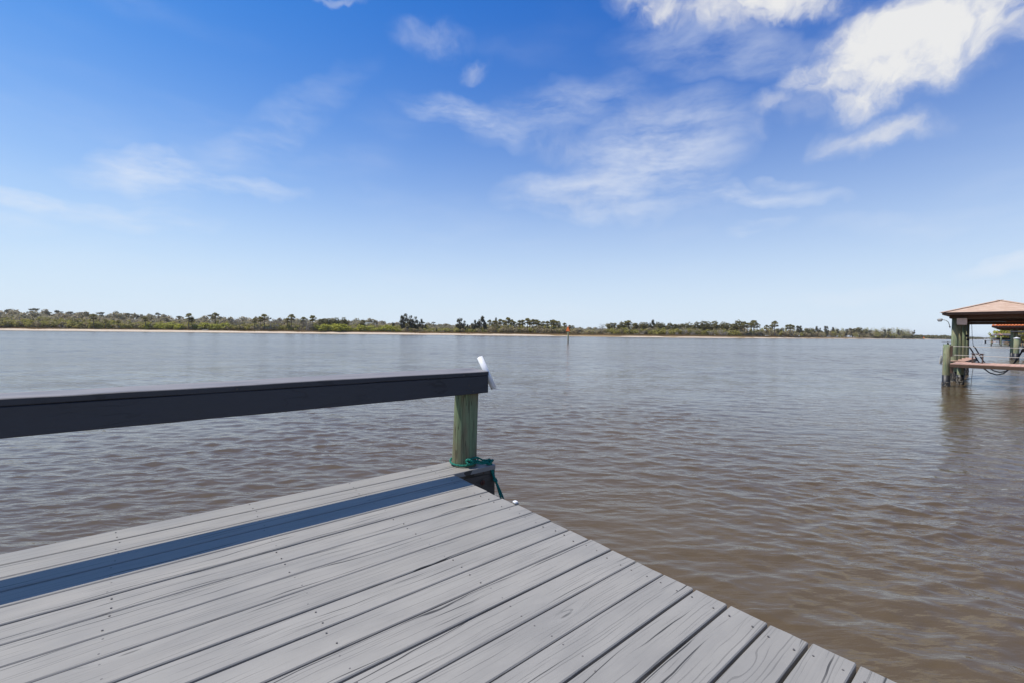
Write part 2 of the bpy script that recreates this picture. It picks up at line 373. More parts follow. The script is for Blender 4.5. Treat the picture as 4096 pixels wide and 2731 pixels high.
def rope_mat():
    m, t, b = mat('teal_rope'); uv = t.new('ShaderNodeTexCoord').outputs['Object']
    wv = t.new('ShaderNodeTexWave', {'Vector': uv, 'Scale': 60.0, 'Distortion': 3.0, 'Detail': 2.0}); wv.bands_direction = 'DIAGONAL'
    t.set(b.inputs['Base Color'], t.mix(wv.outputs[1], (.001, .11, .075), (.003, .28, .19)))
    t.set(b.inputs['Roughness'], .65)
    t.set(b.inputs['Normal'], t.new('ShaderNodeBump', {'Height': wv.outputs[1], 'Strength': .9, 'Distance': .003}).outputs[0])
    return m
M['rope'] = rope_mat()
def pvc_stained():
    m, t, b = mat('stained_pvc'); tc = t.new('ShaderNodeTexCoord').outputs['Object']
    n = t.noise(t.mapping(tc, scale=(1, 1, .5)), 55, 4, .6); k = t.noise(tc, 9, 2, .5)
    t.set(b.inputs['Base Color'], t.mix(t.m('MULTIPLY', t.ramp(n, .60, .66), t.ramp(k, .56, .64)), (.80, .80, .79), (.22, .07, .035)))
    t.set(b.inputs['Roughness'], .32); return m
M['pvc_stain'] = pvc_stained()
def oyster():
    m, t, b = mat('oyster_shells'); tc = t.new('ShaderNodeTexCoord').outputs['Object']
    v = t.new('ShaderNodeTexVoronoi', {'Vector': tc, 'Scale': 26.0}); n = t.noise(tc, 14, 3, .6)
    c = t.mix(t.ramp(v.outputs['Distance'], .18, .5), (.62, .56, .46), (.05, .04, .03)); c = t.mix(t.ramp(n, .42, .55), (.025, .022, .02), c)
    t.set(b.inputs['Base Color'], c); t.set(b.inputs['Roughness'], .8)
    t.set(b.inputs['Normal'], t.new('ShaderNodeBump', {'Height': v.outputs['Distance'], 'Strength': 1.0, 'Distance': .03}).outputs[0]); return m
M['oyster'] = oyster()
def shingle():
    m, t, b = mat('tan_shingles'); tc = t.new('ShaderNodeTexCoord').outputs['Object']
    sep = t.new('ShaderNodeSeparateXYZ', {0: tc}); z = t.m('MULTIPLY', sep.outputs[2], 1 / .043)       # one course each 13 cm up the slope
    row = t.m('FLOOR', z); fr = t.m('FRACT', z)
    q = t.new('ShaderNodeCombineXYZ', {0: t.m('MULTIPLY', sep.outputs[0], 3.4), 1: t.m('MULTIPLY', sep.outputs[1], 3.4), 2: t.m('MULTIPLY', row, 7.31)}).outputs[0]
    n = t.noise(q, 1.0, 2, .5)
    wn = t.new('ShaderNodeTexWhiteNoise', {'Vector': t.vm('FLOOR', t.mapping(q, scale=(1.0, 1.0, 1.0)))}, noise_dimensions='3D').outputs[0]
    c = t.mix(t.ramp(n, .35, .65), (.50, .35, .245), (.60, .45, .335)); c = t.mix(t.m('MULTIPLY', wn, .55), c, (.46, .30, .22))
    c = t.mix(t.ramp(fr, .0, .2, .65, 0.0), c, (.13, .08, .055))
    t.set(b.inputs['Base Color'], c); t.set(b.inputs['Roughness'], .9); t.set(b.inputs['Specular IOR Level'], .2)
    t.set(b.inputs['Normal'], t.new('ShaderNodeBump', {'Height': fr, 'Strength': .6, 'Distance': -.012}).outputs[0]); return m
M['shingle'] = shingle()
def tiles(name, c1, c2):
    m, t, b = mat(name); tc = t.new('ShaderNodeTexCoord').outputs['Object']
    n = t.noise(tc, 3.5, 3, .6); n2 = t.noise(tc, .6, 2, .5)
    t.set(b.inputs['Base Color'], t.mix(t.ramp(n, .35, .65), c1, t.mix(n2, c2, c1))); t.set(b.inputs['Roughness'], .8); return m
M['tile_or'] = tiles('orange_tiles', (.66, .19, .055), (.50, .15, .05))
M['tile_dk'] = tiles('dark_tiles', (.115, .085, .075), (.16, .12, .10))
M['tile_pk'] = tiles('terracotta', (.50, .23, .13), (.40, .19, .11))
def sand():
    m, t, b = mat('shore_sand'); g = t.new('ShaderNodeNewGeometry').outputs['Position']
    z = t.new('ShaderNodeSeparateXYZ', {0: g}).outputs[2]; n = t.noise(g, .05, 4, .6); n2 = t.noise(g, .6, 3, .6)
    zz = t.m('ADD', z, t.m('MULTIPLY', t.m('SUBTRACT', n, .5), .5))
    c = t.mix(t.ramp(n2, .3, .7), (.50, .41, .30), (.60, .50, .38)); c = t.mix(t.ramp(zz, .02, .16, 1, 0), c, (.27, .21, .15))
    gx = t.new('ShaderNodeSeparateXYZ', {0: g}).outputs[0]
    thin = t.m('MULTIPLY', t.ramp(gx, -5, 45), t.ramp(t.noise(g, .018, 3, .6), .40, .56, 1.25, .55))
    zg = t.m('ADD', zz, thin)
    c = t.mix(t.ramp(zg, 1.35, 1.75), c, t.mix(n2, (.20, .15, .07), (.30, .20, .10)))
    t.set(b.inputs['Base Color'], c); t.set(b.inputs['Roughness'], .95); t.set(b.inputs['Specular IOR Level'], .1); return m
M['sand'] = sand()

# ------------------------------------------------------------------ water
def water_mat():
    m, t, b = mat('muddy_water'); g = t.new('ShaderNodeNewGeometry').outputs['Position']
    r = t.vm('LENGTH', g, out='Value'); far = t.ramp(r, 9, 40)
    murk = t.noise(t.mapping(g, scale=(.12, .3, 0)), 1.0, 3, .55)
    t.set(b.inputs['Base Color'], t.mix(t.ramp(murk, .35, .65), (.093, .065, .033), (.105, .076, .041)))
    t.set(b.inputs['Roughness'], t.ramp(r, 7, 45, .035, .17)); t.set(b.inputs['IOR'], 1.333); t.set(b.inputs['Specular IOR Level'], .5)
    # wind ripples, drawn out along the crests, in gusty patches
    gust = t.ramp(t.noise(t.mapping(g, scale=(.25, .5, 0)), 1.0, 3, .55), .3, .72, .35, 1.25)
    p1 = t.mapping(g, rot=(0, 0, R(24)), scale=(3.4, 12.0, 0)); p2 = t.mapping(g, rot=(0, 0, R(-8)), scale=(1.6, 5.2, 0))
    h1 = t.noise(p1, 1.0, 4, .55, .3); h2 = t.noise(p2, 1.0, 3, .5, .2)
    bmp = t.new('ShaderNodeBump', {'Height': t.m('ADD', t.m('MULTIPLY', h1, .35), h2), 'Strength': t.m('MULTIPLY', gust, 1.0), 'Distance': .034})
    # farther out the waves are smaller than a pixel: each sample meets one facet of the chop
    f1 = t.noise(t.mapping(g, rot=(0, 0, R(6)), scale=(.9, 2.2, 0)), 1.0, 4, .62, out=1)
    band = t.ramp(t.noise(t.mapping(g, rot=(0, 0, R(10)), scale=(.004, .016, 0)), 1.0, 4, .6), .38, .62, .35, 1.3)
    sl = t.vm('MULTIPLY', t.vm('SUBTRACT', f1, (.5, .5, .5)), (.85, 1.2, 0))
    f2 = t.noise(t.mapping(g, rot=(0, 0, R(9)), scale=(.06, .13, 0)), 1.0, 5, .65, out=1)
    sl = t.vm('ADD', sl, t.vm('MULTIPLY', t.vm('SUBTRACT', f2, (.5, .5, .5)), (.12, .34, 0)))
    sl = t.vm('SCALE', sl, t.m('MULTIPLY', far, band))
    t.set(b.inputs['Normal'], t.vm('NORMALIZE', t.vm('ADD', bmp.outputs[0], sl)))
    return m
M['water'] = water_mat()
def build_water():
    rng = np.random.default_rng(11)
    rr = [0.6]
    while rr[-1] < 80: rr.append(rr[-1] + min(max(.024, rr[-1] ** 2 / 926 * .5), .20 if rr[-1] < 42 else .34))
    rr = np.array(rr); na = 620; th = np.linspace(R(-72), R(72), na)
    RR, TT = np.meshgrid(rr, th, indexing='ij'); X = RR * np.sin(TT); Y = RR * np.cos(TT)
    dr = np.gradient(rr)[:, None] * np.ones_like(TT); sp = np.maximum(dr, RR * (th[1] - th[0]))
    Z = np.zeros_like(X); DX = np.zeros_like(X); DY = np.zeros_like(X)
    n = 84
    for i in range(n):
        lam = .12 * (.95 / .12) ** rng.uniform(0, 1) 
        head = R(-97) + rng.normal() * R(20 if lam > .9 else 34)
        k = 2 * math.pi / lam; s = .0205 * (lam / .5) ** -.1 * rng.uniform(.6, 1.4)
        if lam > .75: s *= .7
        a = s / k
        ph = k * (X * math.cos(head) + Y * math.sin(head)) + rng.uniform(0, 6.28)
        w = np.clip((lam / sp - 1.8) / 2.2, 0, 1) * a
        Z += w * np.cos(ph); q = .9
        DX -= q * w * math.cos(head) * np.sin(ph); DY -= q * w * math.sin(head) * np.sin(ph)
    # groups of higher and lower waves
    G = .78 + .42 * np.sin(X * .55 + 1.3 * np.sin(Y * .31) + .4) * np.sin(Y * .47 + 1.1 * np.sin(X * .23) + 2.0)
    edge = np.clip((80 - RR) / 30, 0, 1) * np.clip((R(72) - np.abs(TT)) / R(6), 0, 1)
    Z *= G * edge; DX *= G * edge; DY *= G * edge
    V = np.stack([X + DX, Y + DY, Z], -1).reshape(-1, 3); nr = len(rr)
    i0 = (np.arange(nr - 1)[:, None] * na + np.arange(na - 1)[None]).ravel()
    F = np.stack([i0, i0 + na, i0 + na + 1, i0 + 1], 1)[:, ::-1]
    vs = [V]; fs = [F]; k = len(V)
    # the rest of the river, flat, to the horizon
    def ring(r0, r1, t0, t1, m):
        nonlocal k
        t = np.linspace(t0, t1, m + 1)
        P = np.concatenate([np.stack([r * np.sin(t), r * np.cos(t), 0 * t], 1) for r in (r0, r1)])
        i = np.arange(m); vs.append(P); fs.append(np.stack([k + i, k + i + 1, k + m + 1 + i + 1, k + m + 1 + i], 1)[:, ::-1]); k += len(P)
    ring(0.0, rr[-1], R(72), R(288), 90); ring(0.0, rr[0], R(-72), R(72), 60)
    rs = [rr[-1], 130, 220, 400, 800, 1600, 3500, 9000]
    for a, b in zip(rs, rs[1:]): ring(a, b, 0, 2 * math.pi, 180)
    V = np.concatenate(vs); F = np.concatenate(fs)
    me = bpy.data.meshes.new('water'); me.vertices.add(len(V)); me.vertices.foreach_set('co', V.ravel())
    me.loops.add(len(F) * 4); me.loops.foreach_set('vertex_index', F.ravel().astype(np.int32))
    me.polygons.add(len(F)); me.polygons.foreach_set('loop_start', np.arange(0, len(F) * 4, 4, dtype=np.int32))
    me.polygons.foreach_set('use_smooth', np.ones(len(F), bool)); me.materials.append(M['water']); me.update(calc_edges=True); me.validate()
    o = link(bpy.data.objects.new('water', me)); tag(o, 'muddy brown river rippled by wind, reflecting the sky', 'water', kind='structure')
build_water()

# ------------------------------------------------------------------ far shore
# waterline of the island: (x, y) in metres, sampled along the bank
SH = [(-640,300),(-420,318),(-391,340),(-330,352),(-283,371),(-215,386),(-147,400),(-70,416),(13,430),(70,431),(130,428),(207,430),(262,470),(330,520),(410,590),(520,680),(660,800),(830,930),(1085,1100),(1420,1380),(1900,1790),(2600,2380),(3600,3220)]
SH = np.array(SH, float)
_seg = np.hypot(*np.diff(SH, axis=0).T); _cum = np.concatenate([[0], np.cumsum(_seg)])
def shore(s):
    x = np.interp(s, _cum, SH[:,0]); y = np.interp(s, _cum, SH[:,1]); return x, y
def shore_at(ratio):
    """shore point on the bearing x/y = ratio"""
    q = SH[:,0] / SH[:,1]; i = int(np.clip(np.searchsorted(q, ratio) - 1, 0, len(q) - 2)); t = (ratio - q[i]) / (q[i+1] - q[i])
    # exact intersection on the segment
    a, b = SH[i], SH[i+1]; den = (b[0]-a[0]) - ratio * (b[1]-a[1]); t = (ratio * a[1] - a[0]) / den
    return a + t * (b - a)
NRM = np.array([-SU, CU])       # inland
PROF = [(-6,-.5),(0,0.0),(3,.45),(7,1.05),(10,1.45),(18,1.95),(40,2.4),(120,2.8),(420,4.0),(460,4.0)]
def ground(d): return float(np.interp(d, [p[0] for p in PROF], [p[1] for p in PROF]))
def build_shore():
    rng = np.random.default_rng(3); m = MB(); S = np.concatenate([np.arange(0, 1500, 6), np.arange(1500, _cum[-1], 40)]); k = len(PROF)
    wob = np.convolve(rng.normal(size=len(S) + 8), np.ones(9) / 9, 'valid') * 5
    for i, s in enumerate(S):
        x, y = shore(s)
        for j, (d, z) in enumerate(PROF):
            dd = d + (wob[i] * min(1, max(0, (d) / 6)) if d < 100 else 0)
            m.v.append((x + NRM[0] * dd, y + NRM[1] * dd, z + (rng.normal() * .05 if 0 < d < 60 else 0)))
    for i in range(len(S) - 1):
        for j in range(k - 1): m.f.append((i*k+j, (i+1)*k+j, (i+1)*k+j+1, i*k+j+1)); m.mi.append(0)
    o = link(bpy.data.objects.new('far_shore', m.mesh('far_shore', M['sand'], smooth=True)))
    tag(o, 'low island with a strip of pale sand beach across the river', 'shore', kind='structure')
build_shore()

def place(ratio, back):
    """ground point at the bearing x/y = ratio, a distance inland of the waterline"""
    a = shore_at(ratio)
    # walk along the bearing until it is 'back' metres inland
    d = np.array([ratio, 1.0]); d /= np.linalg.norm(d); t = back / max(.35, float(d @ NRM)); p = a + d * t
    return p, ground(back)

# prototype crowns -----------------------------------------------------------------
def lobes(rng, n, rx, rz, z0, k, spread=.62, rlob=.5, flat=1.0):
    C = []; L = []; N = []
    for i in range(k):
        d = rng.normal(size=3); d /= np.linalg.norm(d); L.append((d * np.array([rx, rx, rz]) * spread * rng.uniform(.4, 1.05), rng.uniform(.7, 1.25) * rlob * rx))
    for c, r in L:
        m = n // k; d = rng.normal(size=(m,3)); d /= np.linalg.norm(d, axis=1)[:,None]
        C.append(c + d * r * rng.uniform(.55, 1.05, size=(m,1)) * np.array([1, 1, flat])); N.append(d)
    C = np.concatenate(C); C[:,2] += z0; return C, np.concatenate(N) + np.array([0, 0, .35])
def p_shrub(rng):
    C, N = lobes(rng, 420, 1.0, .55, .55, 9, .7, .42, .8); C[:,2] = np.maximum(C[:,2], .02)
    a = MB().leaves(C, .12, rng, N); b = MB()
    for i in range(5): t = rng.uniform(0, 6.28); b.tube([(0,0,-.1), (.3*math.cos(t), .3*math.sin(t), .45)], [.04,.015], 4)
    return [('crown', a, None), ('stem', b, 'bark')]
def p_tree(rng, cz=.62, rz=.40, rx=.42):
    C, N = lobes(rng, 620, rx, rz, cz, 11, .72, .45, .8); C[:,2] = np.maximum(C[:,2], .08)
    a = MB().leaves(C, .050, rng, N); b = MB().tube([(0,0,-.03), (.01,.01,.3), (.03,0,.6)], [.030,.022,.012], 6)
    for i in range(5): t = rng.uniform(0, 6.28); b.tube([(.01,.01,.3), (.2*math.cos(t), .2*math.sin(t), .55)], [.014,.006], 4)
    return [('crown', a, None), ('trunk', b, 'bark')]
def p_cedar(rng):
    C = []; N = []
    for i in range(16):
        z = rng.uniform(.08, .95); rad = .30 * (1.02 - z) ** .55 + .02; t = rng.uniform(0, 6.28); r = rad * rng.uniform(.3, .9)
        c = np.array([r*math.cos(t), r*math.sin(t), z]); d = rng.normal(size=(62,3)); d /= np.linalg.norm(d, axis=1)[:,None]
        C.append(c + d * np.array([.095,.095,.12]) * rng.uniform(.4, 1.1, size=(62,1))); N.append(d)
    C = np.concatenate(C); C[:,2] = np.maximum(C[:,2], .02)
    a = MB().leaves(C, .032, rng, np.concatenate(N)); b = MB().tube([(0,0,-.03),(0,.01,.5),(.01,0,.93)], [.03,.018,.005], 6)
    return [('crown', a, None), ('trunk', b, 'bark')]
def p_umbrella(rng):
    C = []; N = []
    for i in range(8):
        t = rng.uniform(0, 6.28); r = rng.uniform(.05, .24); z = .93 - r * .35 + rng.uniform(-.03, .05)
        d = rng.normal(size=(46,3)); d /= np.linalg.norm(d, axis=1)[:,None]
        C.append(np.array([r*math.cos(t), r*math.sin(t), z]) + d * np.array([.10,.10,.035]) * rng.uniform(.4, 1.1, size=(46,1))); N.append(d + np.array([0, 0, .5]))
    C = np.concatenate(C); a = MB().leaves(C, .030, rng, np.concatenate(N)); b = MB().tube([(0,0,-.03),(.01,.01,.4),(0,.02,.88)], [.022,.016,.008], 6)
    for i in range(6): t = rng.uniform(0, 6.28); b.tube([(0,.01,rng.uniform(.6,.75)), (.17*math.cos(t), .17*math.sin(t), .9)], [.008,.004], 4)
    return [('crown', a, None), ('trunk', b, 'bark')]
def p_palm(rng, H=1.0):
    bx, by = rng.uniform(-.05, .05, 2)
    b = MB().tube([(0,0,-.03),(bx*.3,by*.3,.3),(bx*.8,by*.8,.65),(bx,by,.86)], [.034,.026,.024,.030], 7)
    a = MB(); dd = MB(); c = Vector((bx, by, .85))
    for i in range(40):
        el = R(rng.uniform(-35, 85)); t = rng.uniform(0, 6.28); L = rng.uniform(.11, .19)
        d = Vector((math.cos(t)*math.cos(el), math.sin(t)*math.cos(el), math.sin(el))); s = d.cross(Vector((0,0,1))).normalized() if abs(d.z) < .99 else Vector((1,0,0))
        tip = c + d * L; n = s.cross(d)
        P = [tip - d*.02]; 
        for j in range(6):
            g = R(-75 + 30 * j); P.append(tip + (d*math.cos(g) + s*math.sin(g)) * .125 + n * rng.uniform(-.02,.02) - Vector((0,0,.03)))
        a.add(P, [(0,1,2),(0,2,3),(0,3,4),(0,4,5),(0,5,6)]); a.beam(c, tip, .006, .006)
    for i in range(16):
        t = rng.uniform(0, 6.28); d = Vector((math.cos(t)*.6, math.sin(t)*.6, -.8)); s = d.cross(Vector((0,0,1))).normalized(); p = c + d * .03
        dd.add([p, p + d*.13 + s*.045, p + d*.15 - s*.045], [(0,1,2)])
    return [('crown', a, 'palm'), ('trunk', b, 'palmtrunk'), ('dead_frond_skirt', dd, 'palmdead')]
def p_dead(rng):
    b = MB()
    def grow(p, d, L, r, lev):
        q = p + d * L; mid = (p + q) / 2 + Vector(rng.normal(size=3)) * L * .07
        b.tube([p, mid, q], [r, r*.8, r*.55], 5)
        if lev == 0: return
        for i in range(3 if lev > 1 else 4):
            e = (d + Vector(rng.normal(size=3)) * .62 + Vector((0,0,.12))).normalized(); grow(p + d * L * rng.uniform(.45, 1.0), e, L * rng.uniform(.5, .75), r * .5, lev - 1)
    for i in range(3):
        t = rng.uniform(0, 6.28); grow(Vector((0,0,-.03)), Vector((math.cos(t)*.5, math.sin(t)*.5, .9)).normalized(), .38, .020, 3)
    return [('branches', b, 'deadwood')]
def p_bare(rng):
    parts = p_dead(rng); tw = MB(); C, N = lobes(rng, 260, .45, .35, .55, 9, .75, .4, .9); tw.leaves(C, .024, rng, N, jit=1.0)
    return parts + [('twigs', tw, 'twigs')]

PROTO = {}
def protos(kind, fn, n, mats, seed):
    out = []
    for i in range(n):
        rng = np.random.default_rng(seed + i); ps = fn(rng)
        for mk in mats:
            out.append((mk, [(nm, mb.mesh(nm, M[fm or mk]), nm) for nm, mb, fm in ps]))
    PROTO[kind] = out
protos('palm', p_palm, 5, ['palm'], 100)
protos('cedar', p_cedar, 4, ['cedar'], 200)
protos('oak', p_tree, 4, ['oak'], 300)
protos('pine', p_umbrella, 4, ['pine'], 400)
protos('dead', p_dead, 3, ['deadwood'], 500)
protos('bare', p_bare, 3, ['twigs'], 600)
protos('shrub', p_shrub, 3, ['shrub'], 700)
protos('grey_shrub', p_shrub, 3, ['shrub2'], 720)
protos('bright_shrub', p_shrub, 3, ['yshrub'], 740)
NAMES = {'palm':'cabbage_palm','cedar':'cedar_tree','oak':'oak_tree','pine':'pine_tree','dead':'dead_tree','bare':'bare_tree','shrub':'shrub','grey_shrub':'shrub','bright_shrub':'shrub'}
CATS = {'palm':'palm','cedar':'tree','oak':'tree','pine':'tree','dead':'dead tree','bare':'tree','shrub':'shrub','grey_shrub':'shrub','bright_shrub':'shrub'}
trng = np.random.default_rng(77)
def plant(kind, px, back, h, label, group=None, wide=1.0, x=None, y=None, z=None):
    """px: bearing of the plant, given as 1/1000 of x/y"""
    if x is None: (x, y), z = place(px / 1000., back)
    L = PROTO[kind]; mk, ps = L[int(trng.integers(len(L)))]
    r = link(bpy.data.objects.new(NAMES[kind], None)); r.empty_display_size = 1
    r.location = (x, y, z); s = h * wide; r.scale = (s, s, h); r.rotation_euler = (0, 0, trng.uniform(0, 6.28))
    tag(r, label, CATS[kind], group)
    for nm, me, _ in ps: o = link(bpy.data.objects.new(nm, me)); o.parent = r
    return r
